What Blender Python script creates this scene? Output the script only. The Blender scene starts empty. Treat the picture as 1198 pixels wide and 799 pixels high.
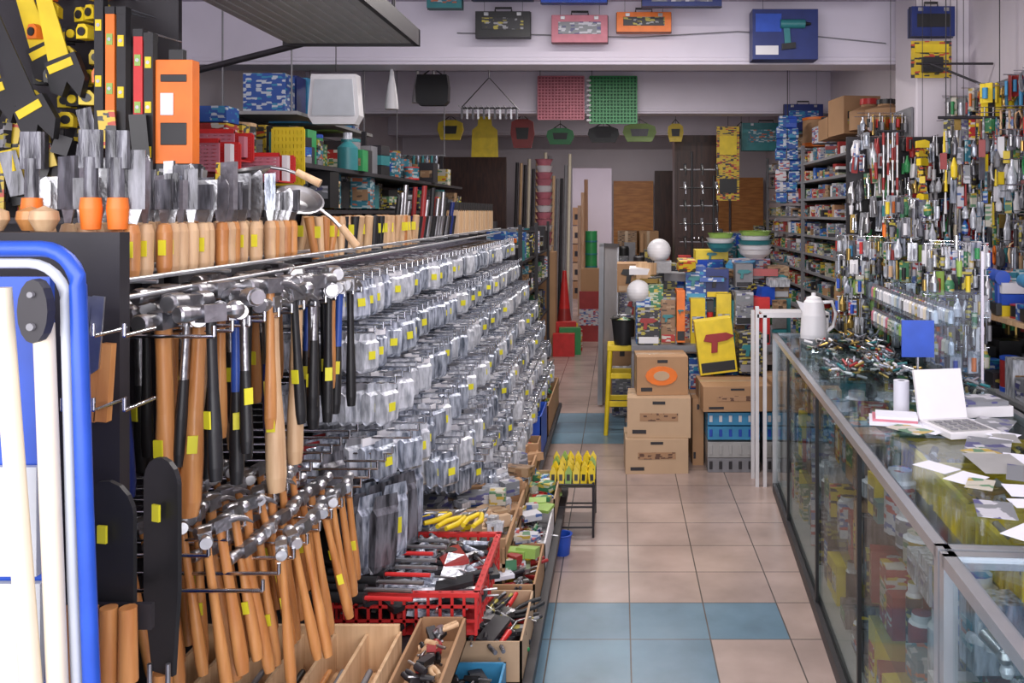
import bpy, math, random
from mathutils import Vector, Matrix
R = random.Random(11)
S = bpy.context.scene
S.view_settings.view_transform = 'Standard'

# ------------------------------------------------------------ materials
def mat(name, col, rough=.5, metal=0., var=.28, scale=14., bump=0., emit=0.):
    m = bpy.data.materials.new(name); m.use_nodes = True
    nt = m.node_tree; p = nt.nodes['Principled BSDF']
    tc = nt.nodes.new('ShaderNodeTexCoord'); n = nt.nodes.new('ShaderNodeTexNoise')
    n.inputs['Scale'].default_value = scale; n.inputs['Detail'].default_value = 3
    nt.links.new(tc.outputs['Object'], n.inputs['Vector'])
    mx = nt.nodes.new('ShaderNodeMix'); mx.data_type = 'RGBA'
    mx.inputs[6].default_value = [max(0, c*(1-var)) for c in col]+[1]
    mx.inputs[7].default_value = [min(1, c*(1+var)) for c in col]+[1]
    nt.links.new(n.outputs[0], mx.inputs[0]); nt.links.new(mx.outputs[2], p.inputs['Base Color'])
    p.inputs['Roughness'].default_value = rough; p.inputs['Metallic'].default_value = metal
    if bump:
        b = nt.nodes.new('ShaderNodeBump'); b.inputs['Strength'].default_value = bump; b.inputs['Distance'].default_value = .01
        nt.links.new(n.outputs[0], b.inputs['Height']); nt.links.new(b.outputs[0], p.inputs['Normal'])
    return m

def printed(name, a, b, c, scale=34., rough=.4, mp=(1, 1, 2.6), k1=.62):
    """printed packaging: small blocks / text-like bars of three inks"""
    m = bpy.data.materials.new(name); m.use_nodes = True
    nt = m.node_tree; p = nt.nodes['Principled BSDF']; p.inputs['Roughness'].default_value = rough
    tc = nt.nodes.new('ShaderNodeTexCoord'); v = nt.nodes.new('ShaderNodeTexVoronoi'); q = nt.nodes.new('ShaderNodeMapping')
    q.inputs['Scale'].default_value = mp; nt.links.new(tc.outputs['Object'], q.inputs[0])
    v.distance = 'CHEBYCHEV'; v.inputs['Scale'].default_value = scale; v.inputs['Randomness'].default_value = .55
    nt.links.new(q.outputs[0], v.inputs['Vector'])
    sp = nt.nodes.new('ShaderNodeSeparateColor'); nt.links.new(v.outputs['Color'], sp.inputs[0])
    r = nt.nodes.new('ShaderNodeValToRGB'); r.color_ramp.interpolation = 'CONSTANT'
    e = r.color_ramp.elements; e[0].color = (*a, 1); e[1].position = k1; e[1].color = (*b, 1)
    k = e.new(k1+.22); k.color = (*c, 1)
    nt.links.new(sp.outputs[0], r.inputs[0]); nt.links.new(r.outputs[0], p.inputs['Base Color'])
    return m

def wood(name, a, b, scale=6, rough=.45, stretch=(8, 8, .8), metal=0., bump=0.):
    m = bpy.data.materials.new(name); m.use_nodes = True
    nt = m.node_tree; p = nt.nodes['Principled BSDF']; p.inputs['Roughness'].default_value = rough; p.inputs['Metallic'].default_value = metal
    tc = nt.nodes.new('ShaderNodeTexCoord'); mp = nt.nodes.new('ShaderNodeMapping'); mp.inputs['Scale'].default_value = stretch
    n = nt.nodes.new('ShaderNodeTexNoise'); n.inputs['Scale'].default_value = scale; n.inputs['Detail'].default_value = 4
    nt.links.new(tc.outputs['Object'], mp.inputs[0]); nt.links.new(mp.outputs[0], n.inputs['Vector'])
    r = nt.nodes.new('ShaderNodeValToRGB'); r.color_ramp.elements[0].position = .35; r.color_ramp.elements[1].position = .65
    r.color_ramp.elements[0].color = (*a, 1); r.color_ramp.elements[1].color = (*b, 1)
    nt.links.new(n.outputs[0], r.inputs[0]); nt.links.new(r.outputs[0], p.inputs['Base Color'])
    if bump:
        k = nt.nodes.new('ShaderNodeBump'); k.inputs['Strength'].default_value = bump; k.inputs['Distance'].default_value = .01
        nt.links.new(n.outputs[0], k.inputs['Height']); nt.links.new(k.outputs[0], p.inputs['Normal'])
    return m

def glass(name, tint=(.9, .96, 1), base=.04, k=.35):
    m = bpy.data.materials.new(name); m.use_nodes = True
    nt = m.node_tree; nt.nodes.clear(); o = nt.nodes.new('ShaderNodeOutputMaterial')
    t = nt.nodes.new('ShaderNodeBsdfTransparent'); t.inputs[0].default_value = (*tint, 1)
    g = nt.nodes.new('ShaderNodeBsdfGlossy'); g.inputs['Roughness'].default_value = .06
    lw = nt.nodes.new('ShaderNodeFresnel'); lw.inputs[0].default_value = 1.45
    ad = nt.nodes.new('ShaderNodeMath'); ad.operation = 'MULTIPLY_ADD'; ad.inputs[1].default_value = k; ad.inputs[2].default_value = base
    nt.links.new(lw.outputs[0], ad.inputs[0])
    x = nt.nodes.new('ShaderNodeMixShader'); nt.links.new(ad.outputs[0], x.inputs[0])
    nt.links.new(t.outputs[0], x.inputs[1]); nt.links.new(g.outputs[0], x.inputs[2]); nt.links.new(x.outputs[0], o.inputs[0])
    return m

def tile(name, col, col2):
    m = bpy.data.materials.new(name); m.use_nodes = True
    nt = m.node_tree; p = nt.nodes['Principled BSDF']; p.inputs['Roughness'].default_value = .26
    tc = nt.nodes.new('ShaderNodeTexCoord'); mp = nt.nodes.new('ShaderNodeMapping')
    mp.inputs['Location'].default_value = (-.04+.6, -.2+.3, 0)
    b = nt.nodes.new('ShaderNodeTexBrick'); b.offset = 0; b.squash = 1
    b.inputs['Scale'].default_value = 1; b.inputs['Brick Width'].default_value = .3; b.inputs['Row Height'].default_value = .3
    b.inputs['Mortar Size'].default_value = .003; b.inputs['Mortar Smooth'].default_value = .2
    b.inputs['Color1'].default_value = (*col, 1); b.inputs['Color2'].default_value = (*col2, 1); b.inputs['Mortar'].default_value = (.14, .12, .11, 1)
    n = nt.nodes.new('ShaderNodeTexNoise'); n.inputs['Scale'].default_value = 3.; n.inputs['Detail'].default_value = 7
    nt.links.new(tc.outputs['Object'], n.inputs['Vector'])
    mx = nt.nodes.new('ShaderNodeMix'); mx.data_type = 'RGBA'; mx.blend_type = 'MULTIPLY'; mx.inputs[0].default_value = .75
    nt.links.new(tc.outputs['Object'], mp.inputs[0]); nt.links.new(mp.outputs[0], b.inputs['Vector'])
    nt.links.new(b.outputs['Color'], mx.inputs[6]); nt.links.new(n.outputs[0], mx.inputs[7]); nt.links.new(mx.outputs[2], p.inputs['Base Color'])
    bp = nt.nodes.new('ShaderNodeBump'); bp.inputs['Strength'].default_value = .3; bp.inputs['Distance'].default_value = .003; bp.invert = True
    nt.links.new(b.outputs['Fac'], bp.inputs['Height']); nt.links.new(bp.outputs[0], p.inputs['Normal'])
    return m

WALL = mat('painted_wall', (.66, .61, .67), .7, var=.10, scale=2)
CEIL = mat('painted_ceiling', (.56, .52, .60), .7, var=.08, scale=2)
BEAM = mat('painted_beam', (.70, .65, .75), .6, var=.10, scale=3)
STEEL = mat('polished_steel', (.50, .50, .52), .33, .95, var=.3, scale=40)
FORGED = mat('forged_steel', (.36, .36, .38), .33, .95, var=.4, scale=60, bump=.2)
ALU = mat('aluminium', (.62, .64, .68), .3, .8, var=.1)
CHROME = mat('chrome', (.75, .77, .82), .14, 1, var=.05)
DARK = mat('dark_enamel', (.022, .02, .025), .5, var=.3)
BLACK = mat('black_rubber', (.016, .016, .018), .42, var=.3)
GREY = mat('grey_plastic', (.20, .20, .22), .5)
LGREY = mat('light_grey_metal', (.36, .36, .36), .5, .2, var=.15)
WHITE = mat('white_plastic', (.72, .71, .74), .38, var=.08)
CREAM = mat('cream_tube', (.74, .66, .52), .35, var=.06)
BLUE = mat('blue_plastic', (.02, .08, .48), .38)
DBLUE = mat('navy_plastic', (.015, .03, .16), .4)
CYAN = mat('cyan_plastic', (.05, .28, .52), .4)
RED = mat('red_plastic', (.58, .03, .03), .38)
DRED = mat('dark_red_plastic', (.30, .025, .025), .4)
PINK = mat('pink_plastic', (.52, .17, .22), .5)
ORANGE = mat('orange_plastic', (.82, .18, .02), .42)
YEL = mat('yellow_plastic', (.76, .56, .02), .42)
GOLD = mat('brass', (.55, .38, .12), .3, .9)
STICK = mat('yellow_price_sticker', (.74, .68, .03), .5, var=.05)
GREEN = mat('green_plastic', (.03, .26, .08), .42)
LIME = mat('lime_plastic', (.28, .44, .10), .42)
TEAL = mat('teal_plastic', (.03, .19, .21), .4)
CARD = mat('cardboard', (.40, .23, .12), .75, var=.18, scale=5)
CARD2 = mat('pale_cardboard', (.52, .36, .23), .75, var=.15, scale=5)
TAPE = mat('packing_tape', (.48, .34, .22), .25)
WPALE = wood('pale_beech', (.54, .33, .18), (.70, .48, .28))
WOR = wood('varnished_hickory', (.46, .18, .055), (.62, .29, .10), rough=.3)
WDARK = wood('dark_door_wood', (.035, .014, .012), (.07, .028, .02))
PLY = wood('plywood', (.44, .16, .04), (.62, .27, .07), stretch=(1, 6, 6))
FOIL = wood('blister_plastic_painted_glints', (.10, .12, .16), (.62, .67, .78), 9, .14, (8, 8, 1.6), .35, .5)  # pale vertical streaks in the colour are painted highlights on the plastic
FOIL2 = wood('pale_blister_plastic_painted_glints', (.34, .36, .40), (.78, .80, .87), 9, .16, (7, 7, 2), .2, .4)  # same painted highlight streaks, in paler tones
SMOKE = wood('dark_plastic_sleeve', (.03, .03, .035), (.20, .20, .23), 8, .2, (7, 7, 1.2), .2, .4)
GL = glass('counter_glass')
GL2 = glass('counter_glass_side', (.88, .93, .93), .02, .3)
PAPER = mat('paper', (.70, .71, .80), .7, var=.06)
P = [printed('print_red', (.40, .03, .03), (.6, .55, .5), (.6, .4, .03)),
     printed('print_blue', (.02, .08, .34), (.5, .55, .62), (.03, .24, .42)),
     printed('print_yellow', (.62, .44, .03), (.04, .04, .04), (.5, .06, .03)),
     printed('print_green', (.04, .18, .08), (.45, .5, .38), (.5, .4, .06)),
     printed('print_white', (.52, .52, .56), (.08, .14, .34), (.42, .06, .06)),
     printed('print_black', (.025, .025, .03), (.4, .34, .06), (.3, .3, .32)),
     printed('print_brown', (.26, .15, .08), (.36, .24, .14), (.08, .05, .03)),
     printed('print_grey', (.20, .21, .23), (.5, .5, .55), (.08, .08, .2)),
     printed('print_teal', (.03, .16, .22), (.35, .45, .48), (.42, .12, .06)),
     printed('print_cream', (.50, .47, .40), (.10, .22, .12), (.45, .32, .05))]
SOLID = [RED, BLUE, YEL, GREEN, WHITE, BLACK, ORANGE, GREY, CYAN, STEEL, TEAL, CARD, FOIL2, DRED, WPALE, BLACK, GREY, DARK, GOLD, FOIL2]
DIM = [P[5], P[3], P[6], P[7], P[8], P[1], TEAL, GREY, DARK, P[4], DARK, P[5], P[9]]

# ------------------------------------------------------------ mesh builder
class B:
    def __init__(s): s.v = []; s.f = []; s.mi = []; s.sm = []; s.mats = []; s.M = Matrix.Identity(4)
    def add(s, vs, fs, m, smooth=False):
        if m not in s.mats: s.mats.append(m)
        k = s.mats.index(m); o = len(s.v); M = s.M
        s.v += [tuple(M @ Vector(p)) for p in vs]
        for f in fs: s.f.append([i+o for i in f]); s.mi.append(k); s.sm.append(smooth)
    def at(s, x=0, y=0, z=0, rx=0, ry=0, rz=0):
        s.M = Matrix.Translation((x, y, z)) @ Matrix.Rotation(rz, 4, 'Z') @ Matrix.Rotation(ry, 4, 'Y') @ Matrix.Rotation(rx, 4, 'X'); return s
    def box(s, x0, x1, y0, y1, z0, z1, m):
        s.add([(x0,y0,z0),(x1,y0,z0),(x1,y1,z0),(x0,y1,z0),(x0,y0,z1),(x1,y0,z1),(x1,y1,z1),(x0,y1,z1)],
              [(0,3,2,1),(4,5,6,7),(0,1,5,4),(1,2,6,5),(2,3,7,6),(3,0,4,7)], m)
    def cb(s, x, y, z, sx, sy, sz, m): s.box(x-sx/2, x+sx/2, y-sy/2, y+sy/2, z-sz/2, z+sz/2, m)
    def cyl(s, a, b, r1, m, r2=None, n=10, caps=True, flat=1.):
        a = Vector(a); b = Vector(b); r2 = r1 if r2 is None else r2
        d = (b-a).normalized(); u = d.orthogonal().normalized() if abs(d.z) < .99 else Vector((1, 0, 0)); w = d.cross(u).normalized()
        if abs(d.z) >= .99: w = Vector((0, 1, 0))
        vs = []
        for c, r in ((a, r1), (b, r2)):
            for i in range(n):
                t = 2*math.pi*i/n; vs.append(tuple(c+u*r*math.cos(t)+w*r*flat*math.sin(t)))
        s.add(vs, [(i, (i+1) % n, n+(i+1) % n, n+i) for i in range(n)], m, True)
        if caps: s.add(vs[:n], [tuple(range(n))[::-1]], m); s.add(vs[n:], [tuple(range(n))], m)
    def lathe(s, prof, m, x=0, y=0, z=0, n=16, flat=1., mats=None):
        vs = [(x+r*math.cos(2*math.pi*i/n), y+flat*r*math.sin(2*math.pi*i/n), z+h) for r, h in prof for i in range(n)]
        for k in range(len(prof)-1):
            s.add(vs[k*n:(k+2)*n], [(i, (i+1) % n, n+(i+1) % n, n+i) for i in range(n)], mats[k] if mats else m, True)
    def sph(s, x, y, z, r, m, n=12, fz=1.):
        k = n//2
        s.lathe([(max(r*math.sin(math.pi*j/k), 1e-4), -r*fz*math.cos(math.pi*j/k)) for j in range(k+1)], m, x, y, z, n)
    def tube(s, pts, r, m, n=6):
        pts = [Vector(p) for p in pts]; rings = []
        for i, p in enumerate(pts):
            d = (pts[min(i+1, len(pts)-1)]-pts[max(i-1, 0)]).normalized()
            u = Vector((0, 0, 1)).cross(d)
            u = u.normalized() if u.length > .15 else Vector((1, 0, 0))
            w = d.cross(u).normalized(); rr = r[i] if isinstance(r, (list, tuple)) else r
            rings += [tuple(p+(u*math.cos(2*math.pi*j/n)+w*math.sin(2*math.pi*j/n))*rr) for j in range(n)]
        fs = [(k*n+i, k*n+(i+1) % n, (k+1)*n+(i+1) % n, (k+1)*n+i) for k in range(len(pts)-1) for i in range(n)]
        s.add(rings, fs, m, True)
        s.add(rings[:n], [tuple(range(n))[::-1]], m); s.add(rings[-n:], [tuple(range(n))], m)
    def prism(s, poly, t, m):
        n = len(poly); vs = [(a, -t/2, b) for a, b in poly]+[(a, t/2, b) for a, b in poly]
        s.add(vs, [tuple(range(n)), tuple(range(n, 2*n))[::-1]]+[(i, i+n, (i+1) % n+n, (i+1) % n) for i in range(n)], m)
    def obj(s, name, bevel=0.):
        me = bpy.data.meshes.new(name); me.from_pydata(s.v, [], s.f)
        for m in s.mats: me.materials.append(m)
        me.polygons.foreach_set('material_index', s.mi); me.polygons.foreach_set('use_smooth', s.sm)
        me.update(); o = bpy.data.objects.new(name, me); S.collection.objects.link(o)
        if bevel:
            k = o.modifiers.new('bevel', 'BEVEL'); k.width = bevel; k.segments = 2; k.limit_method = 'ANGLE'; k.angle_limit = 1.0
        return o

# ------------------------------------------------------------ room shell
TA = tile('tile_pink_beige', (.64, .49, .43), (.56, .43, .39)); TB = tile('tile_blue', (.22, .38, .50), (.19, .33, .45))
b = B()
for i in range(-11, 8):
    for j in range(-6, 54):
        x = .04+.3*i; y = .2+.3*j
        isb = (i in (-2, -1, 0) and j <= 10) or (i == 1 and j == 10) or (i in (-2, -1) and j in (19, 20, 21)) or (i == 0 and j == 20)
        b.add([(x, y, 0), (x+.3, y, 0), (x+.3, y+.3, 0), (x, y+.3, 0)], [(0, 1, 2, 3)], TB if isb else TA)
b.obj('floor')
YB = 12.6
b = B(); b.box(-3.3, 2.45, -1.2, 16.4, 3.03, 3.13, CEIL); b.obj('ceiling')
b = B(); b.box(-3.3, -3.2, -1.2, 16.4, 0, 3.03, WALL); b.obj('wall_left')
b = B(); b.box(2.15, 2.3, -1.2, 16.4, 0, 3.03, WALL); b.obj('wall_right')
b = B(); b.box(-3.2, -.70, YB, YB+.12, 0, 3.03, WALL); b.box(-.12, 2.15, YB, YB+.12, 0, 3.03, WALL); b.box(-.70, -.12, YB, YB+.12, 2.25, 3.03, WALL)
b.obj('wall_back')
b = B(); b.box(-1.2, .4, 16.2, 16.3, 0, 3.03, WALL); b.obj('wall_corridor')
for y, z in ((5.8, 2.6), (8.7, 2.6), (11.8, 2.66)):
    b = B(); b.box(-3.2, 2.15, y, y+.25, z, 3.03, BEAM)
    b.box(-3.2, 2.15, y-.012, y, z+.02, z+.05, BEAM); b.obj('trim_ceiling_beam', .01)
b = B(); b.box(1.82, 2.15, 5.25, 5.65, 0, 3.03, WALL); b.obj('trim_pillar', .01)
b = B(); b.tube([(-1.1, 5.78, 2.81), (-.6, 5.78, 2.80), (.1, 5.78, 2.78), (.8, 5.78, 2.82), (1.3, 5.78, 2.79), (1.8, 5.78, 2.74)], .004, GREY); b.obj('electric_cable')

# ------------------------------------------------------------ goods generators
def item(b, r, x, y, z, w, d, h, pal):
    k = r.random(); m = r.choice(pal); m2 = r.choice(SOLID)
    if k < .45:
        b.at(x, y, z, rz=r.uniform(-.12, .12)); b.box(-w/2, w/2, -d/2, d/2, 0, h, m)
        b.box(-w/2*.8, w/2*.8, -d/2-.002, d/2+.002, h*.25, h*.6, r.choice(P))
    elif k < .65:
        q = min(w, d)/2; b.at(x, y, z)
        b.lathe([(1e-3, 0), (q, 0), (q, h*.12), (q*.97, h*.13), (q*.97, h*.85), (q, h*.86), (q, h*.93), (q*.8, h*.95), (1e-3, h*.95)], m, n=10, mats=[m2, m2, m2, m, m2, m2, m2, m2])
    elif k < .82:
        q = min(w, d)/2; b.at(x, y, z)
        b.lathe([(1e-3, 0), (q, 0), (q, h*.6), (q*.4, h*.75), (q*.4, h*.82), (q*.45, h*.82), (q*.45, h), (1e-3, h)], m, n=10, mats=[m, m, m, m, m2, m2, m2])
    else:
        b.at(x, y, z, rz=r.uniform(-.3, .3))
        for i in range(3): b.box(-w/2, w/2, -d/2, d/2, i*h/3, i*h/3+h/3.2, r.choice(pal))
    b.at()

def shelf(name, x0, x1, y0, y1, levels, pal, seed, frame=DARK, face=1, fill=.85, wid=(.08, .2), top=None, back=True):
    r = random.Random(seed); b = B(); t = top or levels[-1]+.35
    for yy in (y0, (y0+y1)/2, y1):
        for xx in (x0, x1): b.box(xx-.015, xx+.015, yy-.015, yy+.015, 0, t, frame)
    if back:
        xb = x0 if face > 0 else x1; b.box(xb-.01, xb+.01, y0, y1, 0, t, frame)
    lv = list(levels)+[t]
    for i, z in enumerate(levels):
        b.box(x0, x1, y0, y1, z-.02, z, frame)
        hm = min(lv[i+1]-z-.05, .42) if lv[i+1]-z > .08 else .3
        y = y0+.06
        while y < y1-.05:
            w = r.uniform(*wid)
            for row in range(2):
                if r.random() < fill:
                    xx = (x1-.1-row*.18) if face > 0 else (x0+.1+row*.18)
                    d = min(.16, abs(x1-x0)*.45)
                    item(b, r, xx+r.uniform(-.02, .02), y+w/2, z, d, w*.9, hm*r.uniform(.5, 1), pal)
            y += w
    b.at(); return b.obj(name)

def pouch(b, x, y, z, w, h, t, m, rz=0, head=None, stick=False):
    b.at(x, y, z, rz=rz, rx=R.uniform(-.05, .05), ry=R.uniform(-.06, .06)); vs = []
    for zz, ww, tt in ((0, .8, .04), (-.16, .95, .1), (-.24, 1, .9), (-.6, 1, 1), (-.90, .97, .85), (-1, .9, .08)):
        vs += [(-t/2*tt, -w/2*ww, zz*h), (t/2*tt, -w/2*ww*.8, zz*h), (t/2*tt, w/2*ww*.8, zz*h), (-t/2*tt, w/2*ww, zz*h)]
    fs = [(k*4+i, k*4+(i+1) % 4, k*4+4+(i+1) % 4, k*4+4+i) for k in range(5) for i in range(4)]+[(20, 21, 22, 23), (3, 2, 1, 0)]
    b.add(vs, fs, m)
    if head: b.box(-.003, .003, -w*.42, w*.42, -h*.14, .006, head)
    if stick:
        b.box(t/2, t/2+.002, -.013, .013, -h*.66, -h*.45, STICK)
    b.at()

# ------------------------------------------------------------ left gondola rack
b = B()
b.box(-1.36, -1.33, 1.5, 6.5, 0, 1.5, DARK)
b.box(-1.36, -.86, 1.47, 1.5, 0, 1.565, DARK)
for y in (2.4, 3.6, 4.8, 6.0, 6.47): b.box(-1.33, -1.29, y-.02, y+.02, 0, 1.5, DARK)
b.box(-1.33, -.46, 1.6, 3.1, .40, .42, DARK); b.box(-1.33, -.50, 1.6, 6.5, .02, .18, DARK); b.box(-1.33, -.64, 1.6, 3.1, .18, .40, DARK)
b.box(-.64, -.27, 2.0, 4.5, .12, .15, DARK); b.box(-.64, -.29, 2.0, 4.5, 0, .12, DARK)
b.box(-.64, -.44, 4.5, 6.5, .12, .15, DARK)
RZ = 1.48
for x in (-.865, -.965, -1.065): b.cyl((x, 1.5, RZ), (x, 6.2, RZ), .005, ALU, n=6)
b.cyl((-.865, 1.5, RZ-.03), (-.865, 6.2, RZ-.03), .005, ALU, n=6)
y = 1.6
while y < 6.2: b.cyl((-1.33, y, RZ-.01), (-.865, y, RZ-.01), .004, ALU, n=5); y += .3
y = 1.58
while y < 2.5:
    for z, x1 in ((1.37, -.75), (.965, -.76), (.90, -.66)):
        b.cyl((-1.33, y, z), (x1, y, z), .004, CHROME, n=5); b.cyl((x1, y, z), (x1, y, z+.02), .004, CHROME, n=5)
    y += .075
TIERS = ((1.39, -.79, 2.55), (1.24, -.73, 2.55), (1.09, -.67, 2.55), (.94, -.61, 2.5), (.79, -.56, 2.9), (.64, -.52, 3.3), (.49, -.49, 3.7))
for z, x1, ys in TIERS:
    y = ys
    while y < 6.4: b.cyl((-1.33, y, z), (x1, y, z), .004, CHROME, n=5); b.cyl((x1, y, z), (x1, y, z+.02), .004, CHROME, n=5); y += .088
b.obj('gondola_display_rack')
for ti, (z, x1, ys) in enumerate(TIERS):
    b = B(); y = ys
    while y < 6.4:
        mm = R.choice([FOIL, FOIL, FOIL2]); n = 0; hh = R.uniform(.108, .124); x = x1-.02-R.choice([0, 0, .03, .06]); st = R.random() < .5
        while x > x1-.33:
            pouch(b, x, y, z-.004, .078, hh, .030, mm if R.random() < .85 else FOIL2, rz=R.uniform(-.85, -.45), head=R.choice([None, None, None, None, FOIL2, WHITE, GREY]), stick=(n < 2 and st))
            x -= R.uniform(.034, .044); n += 1
        y += .088
    b.obj('blister_packs')
b = B()
for i in range(12):
    pouch(b, -.66-.045*(i % 3), 2.42+.1*(i//3), .80, .085, .22, .025, FOIL if i % 2 else SMOKE, rz=-.8, stick=R.random() < .3)
for i in range(9): pouch(b, -.80-.05*(i % 3), 2.38+.1*(i//3), .93, .075, .16, .025, [SMOKE, FOIL, DRED][i % 3], rz=-.8, stick=R.random() < .5)
b.obj('hanging_fitting_bags')

# ---- hammers
def hammer(x, y, z, L, hm, grip, style='claw', rz=0., tilt=(0, 0), hs=1., name='claw_hammer', b=None, thick=1.):
    own = b is None
    if own: b = B()
    b.M = Matrix.Translation((x, y, z)) @ Matrix.Rotation(tilt[0], 4, 'X') @ Matrix.Rotation(tilt[1], 4, 'Y') @ Matrix.Rotation(rz, 4, 'Z') @ Matrix.Scale(hs, 4)
    L = L/hs
    b.cyl((0, -.062, .012), (0, -.058, .012), .0135, STEEL, .0155, n=14); b.cyl((0, -.058, .012), (0, -.046, .012), .0155, STEEL, n=14); b.cyl((0, -.046, .012), (0, -.02, .012), .015, FORGED, .011, n=12)
    b.cb(0, 0, .010, .028, .042, .030, FORGED)
    if style == 'claw':
        for sx in (-1, 1):
            b.tube([(sx*.007, .015, .014), (sx*.010, .04, .012), (sx*.014, .06, .002), (sx*.017, .076, -.014)], [.009, .008, .006, .002], FORGED, 6)
    elif style == 'ball':
        b.cyl((0, .02, .012), (0, .035, .012), .010, FORGED); b.sph(0, .047, .012, .017, STEEL, 12)
    elif style == 'sledge':
        b.cyl((0, .02, .012), (0, .055, .012), .018, FORGED, n=8); b.cyl((0, -.055, .012), (0, -.02, .012), .018, FORGED, n=8)
    t = thick
    pr = [(0, .010*t), (-.06, .0095*t), (-L*.45, .0105*t), (-L*.7, .014*t), (-L*.92, .0145*t), (-L, .012*t)]
    for k in range(5):
        b.cyl((0, 0, pr[k][0]), (0, 0, pr[k+1][0]), pr[k][1], grip if k >= 2 else hm, pr[k+1][1], n=10, caps=(k == 4), flat=1.25)
    if R.random() < .5: b.cb(0, -.0175*t, -L*.62, .016, .003, .03, STICK)
    b.at()
    if own: return b.obj(name)

BSH = mat('blue_shaft', (.03, .08, .36), .35)
hl = [(-.865, 1.62, WOR, WOR, .37, 1.35), (-.815, 1.66, WOR, WOR, .37, 1.35), (-.95, 1.62, FORGED, DBLUE, .33, 1.0), (-.99, 1.66, WOR, WOR, .34, 1.1), (-1.02, 1.70, FORGED, BLACK, .33, 1.0),
      (-.79, 1.76, BSH, BLACK, .34, .95), (-.85, 1.80, BSH, BLACK, .34, .95), (-.93, 1.78, WOR, WOR, .36, 1.1), (-1.01, 1.80, FORGED, BLACK, .33, 1.0),
      (-.77, 1.89, WPALE, WPALE, .40, 1.4), (-.85, 1.93, FORGED, BLACK, .34, 1.0), (-.93, 1.92, WPALE, WPALE, .36, 1.1),
      (-.77, 2.04, WPALE, WPALE, .38, 1.2), (-.85, 2.05, FORGED, DBLUE, .33, 1.), (-.77, 2.14, FORGED, BLACK, .33, 1.), (-.93, 2.08, WPALE, WPALE, .36, 1.1),
      (-.76, 2.23, BLACK, BLACK, .33, .9), (-.82, 2.25, BSH, BLACK, .33, .9), (-.76, 2.32, BSH, BLACK, .33, .9), (-.82, 2.36, BLACK, BLACK, .33, .9), (-.76, 2.41, BLACK, BLACK, .33, .9), (-.83, 2.44, BLACK, BLACK, .33, .9)]
for (x, y, hm, gr, L, t) in hl:
    hammer(x, y, 1.385, L, hm, gr, R.choice(['claw', 'sledge', 'ball', 'claw']), rz=R.uniform(-.6, .6), tilt=(R.uniform(-.05, .05), R.uniform(-.04, .04)), hs=1.12, thick=t*.95)
for i in range(24):
    hammer(-.765-.065*(i % 4), 1.60+.034*i+.01*(i % 4), 1.40+.014*(i % 3), .30, [BLACK, FORGED, WOR][i % 3], [BLACK, BLACK, WOR][i % 3], ['ball', 'sledge', 'claw'][i % 3], rz=R.uniform(-.9, .9), tilt=(R.uniform(-.05, .08), R.uniform(-.05, .05)), hs=1.08, thick=.75)
b = B()
for i in range(8):
    for k in range(3):
        hammer(-.775-.075*k, 1.60+.06*i, .985, R.uniform(.27, .30), WOR, WOR, R.choice(['ball', 'claw']), rz=R.uniform(-.6, .6), tilt=(R.uniform(-.06, .12), R.uniform(-.20, -.04)), hs=.8, b=b)
b.obj('ball_peen_hammers')
b = B()
for i in range(8):
    for k in range(3):
        hammer(-.68-.07*k, 1.72+.06*i, .915, R.uniform(.24, .28), WOR, WOR, 'ball', rz=R.uniform(-.6, .6), tilt=(R.uniform(-.05, .12), R.uniform(-.22, -.05)), hs=.78, b=b)
b.obj('tack_hammers')

# ---- chisels / trowels standing in the top rail
b = B(); y = 1.60
while y < 2.36:
    for x in (-.905, -1.0, -1.09):
        xx = x+R.uniform(-.01, .01); yy = y+R.uniform(-.006, .006); s = R.uniform(.8, 1.)
        b.lathe([(1e-3, 0), (.012, .002), (.0145, .015), (.0165*s, .05), (.0155, .085), (.012, .100), (.006, .103)], WPALE if R.random() < .8 else WOR, xx, yy, RZ-.005, 10)
        if R.random() < .4: b.cb(xx+.004, yy-.0165, RZ+.05, .014, .003, .03, STICK)
        h = R.uniform(.05, .13); w = R.uniform(.010, .02); k = R.choice([SMOKE, SMOKE, SMOKE, FORGED, FOIL, FORGED])
        b.at(xx, yy, RZ+.095, rz=R.uniform(-.5, .5)); b.prism([(-w*.4, 0), (w*.4, 0), (w, .04), (w, h), (w*.6, h+.012), (-w, h-.008), (-w, .04)], .003, FORGED)
        if R.random() < .6: b.prism([(-w*1.1, .03), (w*1.1, .03), (w*1.15, h+.02), (-w*1.1, h+.018)], .012, k)
        b.at()
    y += .042
b.obj('wood_chisels')
b = B()
for i in range(28):
    for x in (-.91, -1.01):
        yy = 2.55+i*.046+R.uniform(-.01, .01); mm = R.choice([WPALE, WPALE, WOR, WPALE, BLACK])
        b.cyl((x, yy, RZ-.02), (x+R.uniform(-.02, .02), yy+R.uniform(-.03, .03), RZ+.105), .011, mm, .015, n=8)
        if R.random() < .45: b.cb(x+.010, yy-.014, RZ+.06, .018, .003, .035, STICK)
b.obj('file_handles')
b = B()
for i in range(14):
    for x in (-.915, -1.015):
        yy = 3.86+i*.06; m = R.choice([DRED, BLACK, STEEL, BLACK, DBLUE, BLACK])
        b.cyl((x, yy, RZ), (x+.01, yy, RZ+.1), .014, m, .018, n=8)
        if R.random() < .5: b.cyl((x+.01, yy, RZ+.1), (x+.02, yy, RZ+.16+R.uniform(0, .1)), .012, R.choice([STEEL, m]), n=6)
b.obj('screwdrivers_and_rasps')
b = B()
for i in range(22):
    for x in (-.92, -1.01): b.cb(x, 4.75+i*.06, RZ+.06, .05, .045, .14, WPALE if i % 3 else CARD2); b.cb(x, 4.75+i*.06, RZ+.15, .05, .03, .05, BLACK)
b.obj('paint_brushes')
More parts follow.
